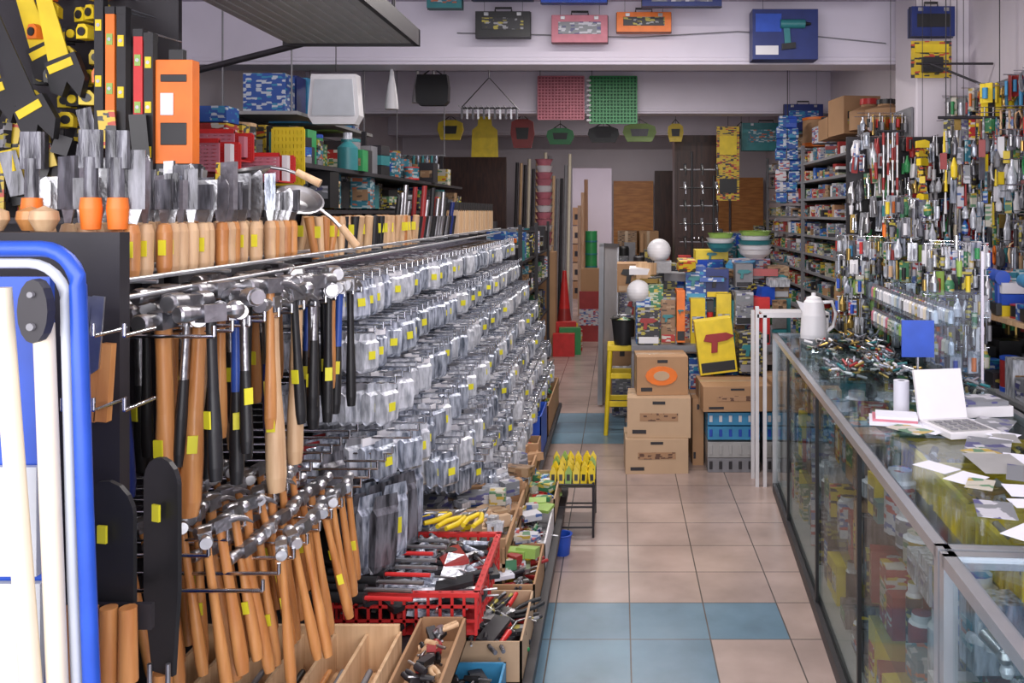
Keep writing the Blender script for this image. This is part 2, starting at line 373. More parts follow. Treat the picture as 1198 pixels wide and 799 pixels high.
for (x, y, z, rx, ry, s) in ((-.90, 2.40, 1.635, .5, .45, .065), (-1.03, 2.40, 1.72, .2, -.1, .05)):
    b = B(); b.at(x, y, z, rx=rx, ry=ry)
    b.lathe([(1e-3, -s*.4), (s*.5, -s*.35), (s*.85, -s*.15), (s, 0), (s*1.05, .002), (s*.97, .003), (s*.8, -s*.1), (s*.4, -s*.3), (1e-3, -s*.34)], STEEL, n=24)
    b.tube([(s, 0, 0), (s+.04, 0, -.01), (s+.08, 0, -.03)], .005, STEEL); b.cyl((s+.07, 0, -.02), (s+.13, 0, -.06), .010, WPALE, .012); b.obj('steel_ladle')
for x, y in ((-.965, 1.56), (-.925, 1.575), (-1.10, 1.60)):
    b = B(); b.lathe([(1e-3, 0), (.016, .002), (.019, .04), (.017, .06), (1e-3, .062)], ORANGE, x, y, 1.566, 14)
    b.cyl((x, y, 1.62), (x, y, 1.70), .012, SMOKE, n=10); b.cb(x, y, 1.715, .04, .01, .07, SMOKE); b.obj('masonry_chisel')
b = B()
for i in range(6): b.lathe([(1e-3, 0), (.014, .0), (.024, .02), (.022, .035), (1e-3, .045)], WOR if i % 2 else WPALE, -1.03-.045*i, 1.53+.03*(i % 2), 1.566, 12)
b.obj('wooden_mallet_handles')
def blade(x, y, z, w, h, rz=0, m=BLACK, name='machete'):
    b = B(); b.at(x, y, z, rz=rz); arc = [(w*.5*math.sin(t), -w*.55+w*.55*math.cos(t)) for t in [-1.5, -1.1, -.7, -.3, .1, .5, .9, 1.3, 1.5]]
    b.prism(arc+[(w*.5, -h*.6), (w*.35, -h), (-w*.25, -h), (-w*.5, -h*.65)], .008, m)
    b.cyl((0, 0, -h), (0, 0, -h-.12), .015, WOR, .017); b.cb(0, -.012, -h*.25, .016, .004, .028, STICK); b.at(); return b.obj(name)
blade(-.82, 1.37, 1.17, .10, .33, -.2); blade(-.765, 1.43, 1.19, .08, .36, -.4)
b = B()
for i in range(4):
    x = -.855+.03*i; b.cyl((x, 1.33, .985), (x, 1.33, .87), .013, WOR, .015); b.cyl((x, 1.33, .87), (x, 1.33, .80), .005, STEEL)
b.box(-.88, -.74, 1.35, 1.36, .94, .98, DARK); b.box(-.87, -.86, 1.36, 1.47, .95, .97, DARK)
for i in range(3): b.cyl((-.80+.03*i, 1.40, .79), (-.80+.03*i, 1.40, .66), .012, BLACK); b.cyl((-.80+.03*i, 1.40, .86), (-.80+.03*i, 1.40, .79), .004, STEEL)
b.obj('wood_handled_scrapers')
b = B()
for z in (1.40, 1.28):
    for x in (-.90, -.85, -.80): b.cyl((x, 1.47, z), (x, 1.38, z), .0035, CHROME, n=5); b.cyl((x, 1.38, z), (x, 1.38, z+.02), .0035, CHROME, n=5)
for x in (-.885, -.865): b.at(x, 1.42, 1.46, ry=.1); b.prism([(-.010, 0), (.010, 0), (.012, -.12), (-.012, -.14)], .004, STEEL); b.at(x+.01, 1.43, 1.38, ry=.08); b.prism([(-.009, 0), (.009, 0), (.011, -.13), (-.011, -.13)], .015, WOR)
b.obj('putty_knives')

# ---- blue framed folding board with cream tubes
b = B(); rim = []
x0, x1, zt = -1.35, -.735, 1.55
for k in range(7): a = math.pi/2*k/6; rim.append((x1-.05+.05*math.sin(a), 1.16, zt-.05+.05*math.cos(a)))
b.tube([(x0, 1.16, zt)]+rim+[(x1+.006, 1.165, 1.2), (x1+.018, 1.17, .8), (x1+.05, 1.18, .02)], .011, BLUE, 8)
PB = mat('pale_board', (.52, .55, .60), .5, var=.12)
b.tube([(x0+.0, 1.165, zt-.02)]+[(p[0]-.02, 1.165, p[2]-.02) for p in rim]+[(x1-.014, 1.17, 1.1), (x1-.002, 1.17, .8), (x1+.03, 1.18, .02)], .007, PB, 8)
b.box(x0, -.79, 1.185, 1.195, .02, zt-.04, BLUE); b.box(x0, -.80, 1.172, 1.182, 1.10, 1.25, PB); b.box(x0, -.795, 1.172, 1.182, .95, 1.09, PB)
b.cyl((-.818, 1.13, 1.50), (-.705, 1.13, .0), .0125, CREAM, .014, n=14)
b.cyl((-.775, 1.15, 1.45), (-.72, 1.15, .0), .013, CREAM, n=12)
b.at(-.768, 1.125, 1.47); b.prism([(.020*math.cos(t*math.pi/8), .042*math.sin(t*math.pi/8)) for t in range(16)], .016, DARK)
b.cyl((0, -.013, .022), (0, 0, .022), .004, GREY); b.cyl((0, -.013, -.02), (0, 0, -.02), .005, GREY); b.at()
b.obj('folding_board')

# ---- overhead shelf box, hung top left
b = B(); b.box(-1.40, -.86, 1.2, 3.6, 2.31, 2.36, LGREY)
for i in range(12): b.box(-1.38+.045*i, -1.38+.045*i+.018, 1.22, 3.58, 2.306, 2.31, LGREY)
b.box(-.865, -.845, 1.2, 3.62, 2.30, 2.37, DARK); b.box(-1.42, -.845, 3.6, 3.62, 2.30, 2.37, DARK)
for x in (-1.35, -.9):
    for y in (1.6, 3.4): b.cyl((x, y, 2.36), (x, y, 3.03), .008, DARK)
b.cyl((-1.9, 3.72, 2.20), (-1.36, 3.66, 2.32), .014, DARK); b.obj('hanging_shelf')

# ---- tool pegboard top-left
b = B(); b.box(-2.0, -1.27, 2.46, 2.48, 0, 2.40, DARK); b.box(-2.0, -1.0, 2.2, 2.46, 1.57, 1.585, DARK)
b.obj('tool_pegboard')
for i, (x, z, a) in enumerate(((-1.62, 2.17, -.30), (-1.54, 2.13, -.22), (-1.70, 2.06, -.2), (-1.60, 2.0, -.35))):
    b = B(); b.at(x, 2.34-.03*i, z, ry=a); s = .62
    b.prism([(-.035*s, .30*s), (.005, .30*s), (.045*s, -.2*s), (-.01, -.24*s), (-.05*s, -.2*s)], .004, [YEL, YEL, YEL, BLACK][i])
    b.prism([(-.06*s, -.2*s), (.08*s, -.18*s), (.10*s, -.30*s), (.06*s, -.38*s), (.02*s, -.30*s), (-.01, -.36*s), (-.06*s, -.33*s)], .022, BLACK)
    b.prism([(-.05*s, -.22*s), (.06*s, -.2*s), (.065*s, -.235*s), (-.045*s, -.255*s)], .026, YEL); b.obj('hand_saw')
b = B()
for i in range(5):
    for k in range(7):
        x = -1.60+.046*i+R.uniform(-.005, .005); z = 2.21-.060*k; b.at(x, 2.40-.03*((k+i) % 3), z, rz=R.uniform(-.5, .5)); m = R.choice([YEL, YEL, ORANGE, YEL, BLACK, YEL, DRED])
        b.prism([(-.018, -.018), (.018, -.018), (.019, .010), (.008, .022), (-.012, .022), (-.019, .008)], .03, m); b.cyl((0, -.019, .001), (0, -.014, .001), .012, BLACK if m is not BLACK else YEL, n=12); b.cyl((0, .02, .0), (0, .05, .015), .003, CHROME, n=5)
b.at(); b.obj('tape_measures')
for i, (x, h, m, zt) in enumerate(((-1.395, .50, BLACK, 2.2), (-1.365, .44, ORANGE, 2.15), (-1.335, .46, BLACK, 2.15), (-1.29, .42, RED, 2.09), (-1.262, .40, BLACK, 2.08))):
    b = B(); b.at(x, 2.30, zt-h); b.box(-.012, .012, -.012, .012, 0, h, m); b.box(-.013, .013, -.013, .013, .0, .02, BLACK); b.box(-.013, .013, -.013, .013, h-.02, h, BLACK)
    for q in (.2, .5, .8): b.box(-.008, .008, -.0145, -.010, h*q-.015, h*q+.015, LIME if m is not BLACK else YEL); b.cyl((0, -.016, h*q), (0, .016, h*q), .005, STEEL)
    b.cyl((0, 0, h), (0, .16, h+.01), .003, CHROME, n=5)
    b.at(); b.obj('spirit_level')
b = B(); b.box(-1.25, -1.15, 2.30, 2.34, 1.73, 2.01, ORANGE); b.box(-1.235, -1.165, 2.297, 2.30, 1.78, 1.84, BLACK); b.box(-1.235, -1.20, 2.296, 2.30, 1.86, 1.92, WHITE); b.box(-1.22, -1.18, 2.31, 2.33, 2.01, 2.04, BLACK); b.box(-1.235, -1.165, 2.297, 2.30, 1.95, 1.97, BLACK); b.box(-1.25, -1.15, 2.30, 2.36, 1.585, 1.73, P[5]); b.obj('orange_saw_box', .006)
b = B()
for i in range(90):
    x = R.uniform(-1.95, -1.06); z = R.uniform(1.585, 1.62) if x > -1.27 else R.uniform(1.59, 1.80); b.at(x, 2.36+R.uniform(-.1, .04), z, ry=R.uniform(-.3, .3), rz=R.uniform(-.5, .5)); b.box(-.02, .02, -.01, .01, 0, R.uniform(.05, .13), R.choice([YEL, BLACK, P[2], P[5], GREY, SMOKE, SMOKE, BLACK, FORGED, DARK]))
b.at(); b.obj('packaged_hand_tools')

# ---- second-row wall shelving on the left
shelf('wall_shelving', -3.15, -2.6, 3.4, 8.6, (.3, .8, 1.3, 1.75), P+[GREEN, CYAN, TEAL, GREY], 3, top=2.15)
shelf('paint_shelving', -2.2, -1.75, 3.3, 8.4, (.3, .75, 1.2, 1.55, 1.85), DIM+[P[0], P[2], GREEN], 5, top=2.15, wid=(.07, .16))
shelf('wall_shelving', -3.15, -2.5, 8.9, 11.6, (.3, .8, 1.3, 1.8), DIM, 8, top=2.2)
b = B(); b.box(-2.35, -1.85, 4.9, 6.4, 2.16, 2.18, LGREY)
for i in range(8): b.cb(-2.05, 5.0+i*.18, 2.18+.11, .24, .15, .22+.03*(i % 3), [P[1], DBLUE, CYAN, CYAN, TEAL, LIME, CYAN, P[4]][i])
for y in (4.95, 6.35): b.cyl((-1.9, y, 2.16), (-1.9, y, 3.03), .005, GREY); b.cyl((-2.3, y, 2.16), (-2.3, y, 3.03), .005, GREY)
b.obj('packaged_lamp_boxes')
def lattice(b, x0, x1, z0, z1, y, m, n=10, t=.006):
    for i in range(n+1):
        x = x0+(x1-x0)*i/n; b.box(x-t, x+t, y-.004, y+.004, z0, z1, m)
        z = z0+(z1-z0)*i/n; b.box(x0, x1, y-.005, y+.005, z-t, z+t, m)
for k, (x, y, z) in enumerate(((-1.42, 2.85, 1.74), (-1.46, 3.05, 1.79), (-1.38, 3.25, 1.72))):
    b = B(); lattice(b, x-.12, x+.08, z, z+.10, y, PINK, 8, .005); lattice(b, x-.12, x+.08, z, z+.10, y+.16, RED, 8, .006)
    b.box(x-.12, x+.08, y, y+.16, z-.006, z, RED); b.box(x-.125, x+.085, y-.008, y+.008, z+.09, z+.105, RED)
    for q in range(8): b.cb(x-.1+.024*q, y+.05+.06*(q % 2), z+.05, .02, .03, R.uniform(.06, .12), R.choice([PINK, WHITE, RED, P[0]]))
    b.box(x-.02, x, y+.07, y+.09, 0, z, DARK); b.obj('plastic_basket')
b = B(); lattice(b, -1.50, -1.37, 1.72, 1.96, 3.7, YEL, 8, .007); b.box(-1.5, -1.37, 3.705, 3.71, 1.72, 1.96, YEL); b.obj('yellow_plastic_grid')
b = B(); rr = random.Random(15)
for z in (1.62, 1.82):
    for i in range(34):
        item(b, rr, -1.55+rr.uniform(-.12, .12), 3.9+i*.105, z, .11, .11, rr.uniform(.09, .2), DIM+[GREEN, TEAL, P[5], BLACK])
for z in (1.59, 1.80): b.box(-1.72, -1.40, 3.2, 7.6, z, z+.02, DARK)
for y in (3.24, 7.56): b.box(-1.72, -1.69, y-.02, y+.02, 0, 1.82, DARK)
b.obj('assorted_paint_tins')

# ------------------------------------------------------------ lower trays on the left
def tool(b, r, L, k):
    q = r.random()
    if q < .28: b.box(-L/2, L/2, -L*.22, L*.22, -.006, .008, k)
    elif q < .75:
        b.cyl((-L/2, 0, 0), (L*.15, 0, 0), .008, k, .010, n=7); b.cyl((L*.15, 0, 0), (L*.7, 0, 0), .0035, STEEL, n=5)
    elif q < .9:
        for s in (-1, 1): b.tube([(0, 0, 0), (L*.25, s*L*.1, 0), (L*.6, s*L*.14, 0), (L*.9, s*L*.1, 0)], .007, k, 6)
        b.prism([(-L*.35, -.003), (0, -.01), (0, .01), (-L*.35, .003)], .012, STEEL); b.cyl((0, 0, -.01), (0, 0, .01), .010, STEEL)
    else: b.lathe([(1e-3, -.008), (L*.22, -.008), (L*.22, .008), (L*.1, .01), (1e-3, .01)], k, n=10)
def tray(name, x0, x1, y0, y1, z, h, m, fill, n, seed, lat=False, sz=(.03, .12)):
    r = random.Random(seed); b = B(); t = .007
    b.box(x0, x1, y0, y1, z, z+t, m)
    if lat:
        nn = 12
        for i in range(nn+1):
            x = x0+(x1-x0)*i/nn; y = y0+(y1-y0)*i/nn
            for yy in (y0, y1): b.box(x-.004, x+.004, yy-.003, yy+.003, z, z+h, m)
            for xx in (x0, x1): b.box(xx-.003, xx+.003, y-.004, y+.004, z, z+h, m)
        for zz in (z+h*.33, z+h*.66):
            b.box(x0, x1, y0-.003, y0+.003, zz-.004, zz+.004, m); b.box(x1-.003, x1+.003, y0, y1, zz-.004, zz+.004, m)
        for (a, c, d, e) in ((x0-.01, x1+.01, y0-.01, y0+.008), (x0-.01, x1+.01, y1-.008, y1+.01), (x0-.01, x0+.008, y0, y1), (x1-.008, x1+.01, y0, y1)): b.box(a, c, d, e, z+h-.012, z+h, m)
    else:
        for (a, c, d, e) in ((x0, x1, y0, y0+t), (x0, x1, y1-t, y1), (x0, x0+t, y0, y1), (x1-t, x1, y0, y1)): b.box(a, c, d, e, z, z+h, m)
    for i in range(n):
        px = r.uniform(x0+.05, x1-.05); py = r.uniform(y0+.05, y1-.05); pz = z+.02+r.uniform(0, h*.85)
        k = r.choice(fill); L = min(r.uniform(*sz), (x1-x0)*.42)
        b.at(px, py, pz, rz=r.uniform(0, 6.2), ry=r.uniform(-.2, .2), rx=r.uniform(-.2, .2)); tool(b, r, L, k)
    b.at(); return b.obj(name)
tray('red_basket', -.80, -.40, 2.38, 2.82, .422, .12, RED, [BLACK, BLACK, FOIL2, FOIL, DARK, DRED, BLACK, FOIL], 170, 1, True, (.10, .2))
b = B(); b.box(-1.05, -.56, 1.66, 2.18, .422, .437, WPALE)
for i in range(7): b.box(-1.05+.081*i, -1.042+.081*i, 1.66, 2.18, .437, .53, WPALE)
b.box(-1.05, -.56, 1.66, 1.672, .437, .55, WPALE); b.box(-1.05, -.56, 2.168, 2.18, .437, .55, WPALE)
for i in range(14): b.cyl((-1.01+.033*i, 1.72, .46), (-1.01+.033*i, 2.1, .47), .008, R.choice([GREY, WOR, BLACK]), n=6)
b.obj('wooden_compartment_crate')
tray('brown_tool_box', -.545, -.42, 2.0, 2.34, .422, .07, CARD, [BLACK, DARK, DRED, WPALE], 30, 61, sz=(.08, .14))
FB = [BLACK, BLACK, DARK, SMOKE, STEEL, P[5]]
tray('blue_parts_tray', -.60, -.34, 2.1, 2.56, .152, .10, CYAN, FB+[YEL, FOIL, DRED, FOIL2], 170, 3)
tray('cardboard_tray', -.60, -.30, 2.62, 2.98, .152, .13, CARD2, FB+[DRED, RED, RED, GREEN], 120, 4, sz=(.10, .17))
tray('cardboard_tray', -.60, -.30, 3.02, 3.4, .152, .13, CARD, FB+[DRED, RED, ORANGE, P[2]], 110, 5, sz=(.06, .16))
tray('white_parts_tray', -.60, -.30, 3.44, 3.9, .152, .11, WHITE, [P[3], P[4], WHITE, P[1], FOIL2, P[0], DRED, BLACK], 90, 6)
tray('white_parts_tray', -.60, -.30, 3.95, 4.4, .152, .12, CARD2, [P[0], P[4], WHITE, LIME, P[1], DRED], 90, 7)
tray('cardboard_tray', -.90, -.50, 2.86, 3.1, .422, .1, CARD2, [P[1], CARD2, FOIL2, WHITE, P[4], YEL], 80, 8)
tray('brass_fittings_tray', -.63, -.46, 4.55, 5.0, .152, .14, CARD, [P[3], LIME, P[2], WHITE, GOLD, P[0]], 70, 13)
tray('blue_crate', -.63, -.46, 5.0, 5.4, .152, .25, BLUE, [BLUE, P[1], YEL], 30, 14)
tray('cardboard_tray', -.63, -.46, 5.5, 6.45, .152, .2, CARD, [P[3], GOLD, P[2], LIME, WHITE], 90, 15)
b = B(); rr = random.Random(5)
b.box(-.86, -.42, 3.12, 4.45, .30, .315, CARD2)
for y in (3.14, 3.8, 4.43): b.box(-.86, -.42, y-.008, y+.008, .15, .40, CARD)
b.box(-.43, -.42, 3.12, 4.45, .15, .37, CARD)
for i in range(110):
    b.at(rr.uniform(-.78, -.46), rr.uniform(3.16, 4.38), .316+rr.uniform(0, .09), rz=rr.uniform(-.8, .8), rx=rr.uniform(-.2, .2)); s = rr.uniform(.05, .13)
    b.box(-s/2, s/2, -s*.35, s*.35, 0, rr.uniform(.015, .06), rr.choice([WHITE, CARD2, P[6], P[9], CARD, FOIL2, CARD2, P[7], CARD, P[1]]))
b.at(); b.obj('spare_parts_cartons')
b = B()
for i in range(46):
    x = rr.uniform(-.56, -.34); y = rr.uniform(3.1, 4.3); b.at(x, y, .27+rr.uniform(0, .03), rz=rr.uniform(-.7, .7), rx=rr.uniform(-.2, .2)); s = rr.uniform(.04, .10); b.box(-s/2, s/2, -s*.35, s*.35, 0, rr.uniform(.012, .04), rr.choice([WHITE, P[4], LIME, P[0], P[9], P[3], PAPER, DRED]))
b.at(); b.obj('small_parts_boxes')
def pliers(x, y, z, m, rz):
    b = B(); b.at(x, y, z, rz=rz)
    for s in (-1, 1): b.tube([(0, 0, 0), (.03, s*.012, 0), (.07, s*.024, 0), (.12, s*.018, 0)], [.007, .009, .010, .008], m, 7)
    b.prism([(-.05, -.003), (0, -.011), (.02, -.012), (.02, .012), (0, .011), (-.05, .003)], .001, STEEL)
    b.cyl((0, 0, -.008), (0, 0, .010), .011, STEEL); b.tube([(0, .003, 0), (-.025, .004, 0), (-.055, .001, 0)], [.009, .007, .003], STEEL); b.obj('pliers')
for i in range(8): pliers(-.82+.05*i, 2.88+.03*(i % 2), .575, YEL if i != 4 else DBLUE, 2.4+.3*i)
b = B()
for i in range(9):
    x = -.86+R.uniform(0, .05); y = 2.30+.05*i; b.cyl((x, y, .565), (x+.17, y-.03, .575), .013, BLACK, .015); b.cyl((x+.17, y-.03, .575), (x+.30, y-.05, .58), .006, RED if i % 3 == 0 else STEEL)
b.obj('cold_chisels')
b = B()
X0, X1, Y0, Y1 = -.34, -.13, 4.20, 4.55
for x in (X0, X1):
    for y in (Y0, Y1): b.cyl((x, y, 0), (x, y, .27), .006, DARK, n=6)
for z in (.05, .15, .26):
    for y in (Y0, Y1): b.cyl((X0, y, z), (X1, y, z), .005, DARK, n=5)
    for x in (X0, X1): b.cyl((x, Y0, z), (x, Y1, z), .005, DARK, n=5)
b.box(X0, X1, Y0, Y1, .245, .25, DARK)
for i in range(6):
    for k in range(4):
        b.at(X0+.01+.038*i, Y0+.03+.09*k, .25, rx=-.2, rz=R.uniform(-.4, .4)); b.prism([(-.014, 0), (.014, 0), (.017, .06), (0, .09), (-.017, .06)], .02, YEL if R.random() < .8 else LIME); b.box(-.008, .008, -.014, -.009, .02, .05, BLACK)
b.at(); b.obj('yellow_tool_stand')
b = B(); b.at(-.27, 4.0, .0); b.lathe([(1e-3, 0), (.035, 0), (.045, .09), (.05, .095), (.04, .095), (.035, .01), (1e-3, .01)], BLUE, n=14); b.obj('small_blue_bucket')

# ------------------------------------------------------------ far left & back
b = B()
b.at(-.66, 10.2, 0); b.box(-.15, .15, -.15, .15, 0, .035, RED); b.lathe([(.11, .035), (.09, .28), (.09, .28), (.065, .45), (.065, .45), (.025, .88), (.022, .9), (1e-3, .9)], RED, n=16, mats=[RED, RED, DRED, RED, RED, RED, RED]); b.obj('traffic_cone')
b = B()
for i in range(5): b.at(-.62+.06*(i % 2), 9.5+.12*i, 0, rz=.1*i); b.box(-.12, .12, -.05, .05, 0, .25+.05*(i % 3), [RED, GREEN, RED, P[0], YEL][i])
b.at(); b.obj('stacked_paint_boxes')
shelf('goods_shelving', -1.35, -.78, 6.7, 9.3, (.2, .55, .9, 1.2), DIM+[P[0], DARK], 21, top=1.5)
b = B(); b.cyl((-.36, 10.8, .0), (-.36, 10.8, 1.36), .075, GREEN, n=16)
for k in range(8): b.cyl((-.36, 10.8, .1+.16*k), (-.36, 10.8, .12+.16*k), .079, TEAL, n=16)
b.box(-.5, -.2, 10.55, 10.7, 0, .62, DRED); b.box(-.5, -.2, 10.54, 10.55, .2, .4, P[4]); b.box(-.48, -.22, 10.56, 10.69, .62, .9, CARD)
b.obj('green_netting_roll')
b = B()
for i in range(14):
    x = -1.42+.055*i; b.cyl((x, 11.3+.1*(i % 2), 0), (x+.03, 11.6, R.uniform(2.0, 2.5)), .022, R.choice([WPALE, GREY, CREAM, GREY, DARK, CARD2]), n=8)
b.obj('wood_and_plastic_poles')
b = B()
for k in range(14): b.at(-.86, 9.7, 1.15+.075*k); b.lathe([(.07, 0), (.10, .07), (.11, .072), (.10, .072)], PINK if k % 3 else WHITE, n=12)
b.at(); b.box(-1.0, -.72, 9.56, 9.84, 0, 1.15, CARD)
b.obj('stacked_plastic_pots')
b = B(); b.box(-2.35, -1.45, 10.9, 10.95, 0, 2.3, WDARK)
for z in (.3, 1.3): b.box(-2.25, -1.55, 10.88, 10.9, z, z+.8, WDARK); b.box(-2.2, -1.6, 10.87, 10.88, z+.06, z+.74, WDARK)
b.sph(-1.52, 10.86, 1.05, .03, CHROME); b.obj('door_1')
b = B()
for x0_, x1_, m, zt_ in ((-.1, .5, PLY, 2.05), (.5, 1.1, WDARK, 2.2), (1.12, 1.6, PLY, 2.15), (1.62, 2.1, PLY, 2.1)):
    b.box(x0_+.01, x1_-.01, 12.45, 12.5, 0, zt_, m)
b.obj('plywood_sheets')
b = B(); b.box(.63, 1.13, 9.8, 10.2, 0, 2.48, WDARK)
for z in (.1, 1.3): b.box(.66, .87, 9.78, 9.8, z, z+1.1, WDARK); b.box(.89, 1.10, 9.78, 9.8, z, z+1.1, WDARK)
b.sph(.855, 9.77, 1.3, .02, CHROME); b.sph(.905, 9.77, 1.3, .02, CHROME); b.obj('dark_wood_cabinet')
b = B(); r = random.Random(4)
for i in range(2):
    for k in range(4): b.at(-.02+.28*i, 11.8, .34*k, rz=r.uniform(-.06, .06)); b.box(0, .26, -.2, .2, 0, .32, [CARD, WDARK, CARD, P[6]][(k+i) % 4]); b.box(.1, .14, -.203, .2, .0, .322, TAPE)
for i in range(3):
    for k in range(4): b.at(1.2+.28*i, 11.4, .34*k, rz=r.uniform(-.06, .06)); b.box(0, .26, -.2, .2, 0, .32, r.choice([CARD, CARD2, CARD])); b.box(.1, .14, -.203, .2, .0, .322, TAPE)
b.at(); b.obj('stacked_cartons')
b = B()
for k in range(5): b.at(-.95, 15.9, .34*k); b.box(0, .32, -.15, .15, 0, .32, [CARD, CARD2][k % 2]); b.box(.12, .2, -.152, -.15, .1, .2, DARK)
b.at(); b.obj('stacked_cartons')
b = B(); 
for i in range(3): b.cyl((-.62+.05*i, 13.2, 0), (-.62+.05*i, 13.2, 1.7+.2*i), .03, [CARD2, WPALE, CARD][i], n=10)
b.obj('cardboard_tubes')
# clutter standing in front of the back wall
b = B(); r = random.Random(44)
for i in range(26):
    item(b, r, .05+.078*i if i < 7 else 1.15+.05*(i-7), 10.9+.08*(i % 3), 0, .14, .14, r.uniform(1.0, 1.55), DIM+[CARD, WDARK, GREEN])
b.at(); b.obj('stacked_stock')

# ------------------------------------------------------------ things hung from ceiling / beams
def case(x0, x1, z0, z1, y, m, lab, name='tool_case', d=.08):
    b = B(); b.box(x0, x1, y, y+d, z0, z1, m); b.box(x0-.004, x1+.004, y+d*.45, y+d*.55, z0-.004, z1+.004, BLACK)
    w = x1-x0; h = z1-z0; b.box(x0+w*.12, x1-w*.12, y-.003, y, z0+h*.3, z1-h*.25, lab)
    b.tube([(x0+w*.35, y+d/2, z1), (x0+w*.35, y+d/2, z1+.03), (x1-w*.35, y+d/2, z1+.03), (x1-w*.35, y+d/2, z1)], .008, BLACK)
    for q in (.2, .8): b.box(x0+w*q-.015, x0+w*q+.015, y-.006, y, z1-.03, z1-.008, STEEL)
    for q in (.15, .85): b.cyl((x0+w*q, y+d/2, z1), (x0+w*q, y+d/2, 3.03), .002, DARK, n=4)
    return b.obj(name, .006)
case(-.95, -.59, 2.75, 2.92, 5.62, BLACK, P[5]); case(-.45, -.08, 2.72, 2.90, 5.64, PINK, P[7]); case(-.02, .34, 2.79, 2.92, 5.64, ORANGE, P[5])
case(.14, .64, 2.89, 2.98, 5.35, DBLUE, P[7])
b = B(); b.box(.87, 1.30, 5.6, 5.74, 2.60, 2.93, DBLUE); b.box(.89, 1.06, 5.597, 5.6, 2.78, 2.90, BLUE); b.at(1.14, 5.59, 2.80)
b.cyl((-.09, 0, .03), (.07, 0, .03), .03, TEAL, n=12); b.cyl((.07, 0, .03), (.11, 0, .03), .016, BLACK, .008, n=10); b.prism([(-.07, .02), (-.03, .02), (-.02, -.10), (-.06, -.11)], .012, TEAL); b.prism([(-.08, -.1), (.01, -.09), (.01, -.13), (-.08, -.14)], .016, BLACK)
b.at(); b.box(.89, 1.04, 5.597, 5.6, 2.63, 2.69, WHITE); b.cyl((.95, 5.67, 2.93), (.95, 5.67, 3.03), .002, DARK, n=4); b.obj('drill_box', .004)
case(-1.22, -1.0, 2.89, 2.99, 5.4, TEAL, P[8]); case(-.50, -.08, 2.925, 2.99, 5.4, BLUE, P[0]); case(-.94, -.55, 2.945, 2.99, 5.4, DBLUE, P[5]); case(.78, 1.2, 2.96, 3.0, 5.4, RED, P[0]); case(1.25, 1.65, 2.96, 3.0, 5.4, DBLUE, P[4]); case(1.74, 2.1, 2.93, 3.0, 5.1, YEL, P[2])
case(1.76, 2.02, 2.66, 2.84, 5.15, DBLUE, BLACK, 'tool_bag', .08)
b = B(); b.box(1.74, 1.98, 5.1, 5.11, 2.40, 2.62, P[2]); b.box(1.76, 1.96, 5.09, 5.1, 2.55, 2.60, YEL); b.box(1.80, 1.92, 5.07, 5.1, 2.43, 2.52, BLACK); b.cyl((1.86, 5.105, 2.62), (1.86, 5.12, 3.03), .002, DARK, n=4); b.obj('yellow_tool_card')
MATP = mat('pink_mat_backing', (.30, .07, .10), .6); MATG = mat('green_mat_backing', (.01, .09, .04), .6)
for x0_, x1_, z0_, z1_, m, m2, nm in ((-.82, -.36, 2.53, 2.96, PINK, MATP, 'pink_floor_mat'), (-.30, .17, 2.49, 2.96, GREEN, MATG, 'green_floor_mat')):
    b = B(); lattice(b, x0_, x1_, z0_, z1_, 8.58, m, 14, .006); b.box(x0_, x1_, 8.59, 8.60, z0_, z1_, m2); b.cyl((x0_+.02, 8.59, z1_), (x0_+.02, 8.59, 3.03), .003, DARK, n=4)
    if m is GREEN:
        for k in range(9): b.cyl((x0_-.03, 8.58, z0_+.03+.05*k), (x0_+.01, 8.58, z0_+.03+.05*k), .014, WHITE, n=6)
    b.obj(nm)
b = B(); b.tube([(-1.3, 7, 2.45), (-1.07, 7, 2.70), (-.84, 7, 2.45)], .005, DARK); b.tube([(-1.3, 7, 2.45), (-.84, 7, 2.45)], .008, DARK); b.cyl((-1.07, 7, 2.70), (-1.07, 7, 3.03), .004, DARK)
for i in range(11): b.box(-1.3+.045*i, -1.285+.045*i, 6.99, 7.01, 2.36, 2.44, STEEL if i % 2 else GREY); b.cyl((-1.29+.045*i, 6.85, 2.45), (-1.29+.045*i, 7.15, 2.45), .004, GREY, n=5)
b.obj('clothes_peg_hanger')
def hung(name, f, x, y, z):
    b = B(); b.at(x, y, z); f(b); b.cyl((0, 0, 0), (0, 0, 3.03-z), .003, DARK, n=4); return b.obj(name)
def pend(b): b.lathe([(.012, 0), (.018, -.06), (.03, -.12), (.047, -.25), (.048, -.28), (1e-3, -.28)], WHITE, n=14)
hung('pendant_lamp', pend, -1.60, 6, 2.6)
hung('pendant_lamp', pend, -1.66, 7.6, 2.85); hung('pendant_lamp', pend, -1.80, 7.6, 2.85)
def flood(b):
    b.prism([(-.13, -.02), (.13, -.02), (.15, -.26), (.12, -.31), (-.12, -.31), (-.15, -.26)], .09, WHITE); b.prism([(-.11, -.05), (.11, -.05), (.125, -.26), (-.125, -.26)], .10, PB)
hung('flood_light', flood, -1.66, 5.0, 2.42)
def bag(b): b.prism([(-.12, 0), (.12, 0), (.135, -.10), (.13, -.22), (.1, -.25), (-.1, -.25), (-.13, -.22), (-.135, -.1)], .09, BLACK); b.tube([(-.08, 0, 0), (0, 0, .06), (.08, 0, 0)], .006, BLACK)
hung('black_tool_bag', bag, -1.53, 7, 2.72)
def apron(b):
    b.prism([(-.07, 0), (.07, 0), (.08, -.1), (.14, -.15), (.15, -.45), (-.15, -.45), (-.14, -.15), (-.08, -.1)], .01, YEL); b.prism([(-.08, -.24), (.08, -.24), (.07, -.36), (-.07, -.36)], .02, YEL)
hung('yellow_apron', apron, -1.50, 9.5, 2.66)
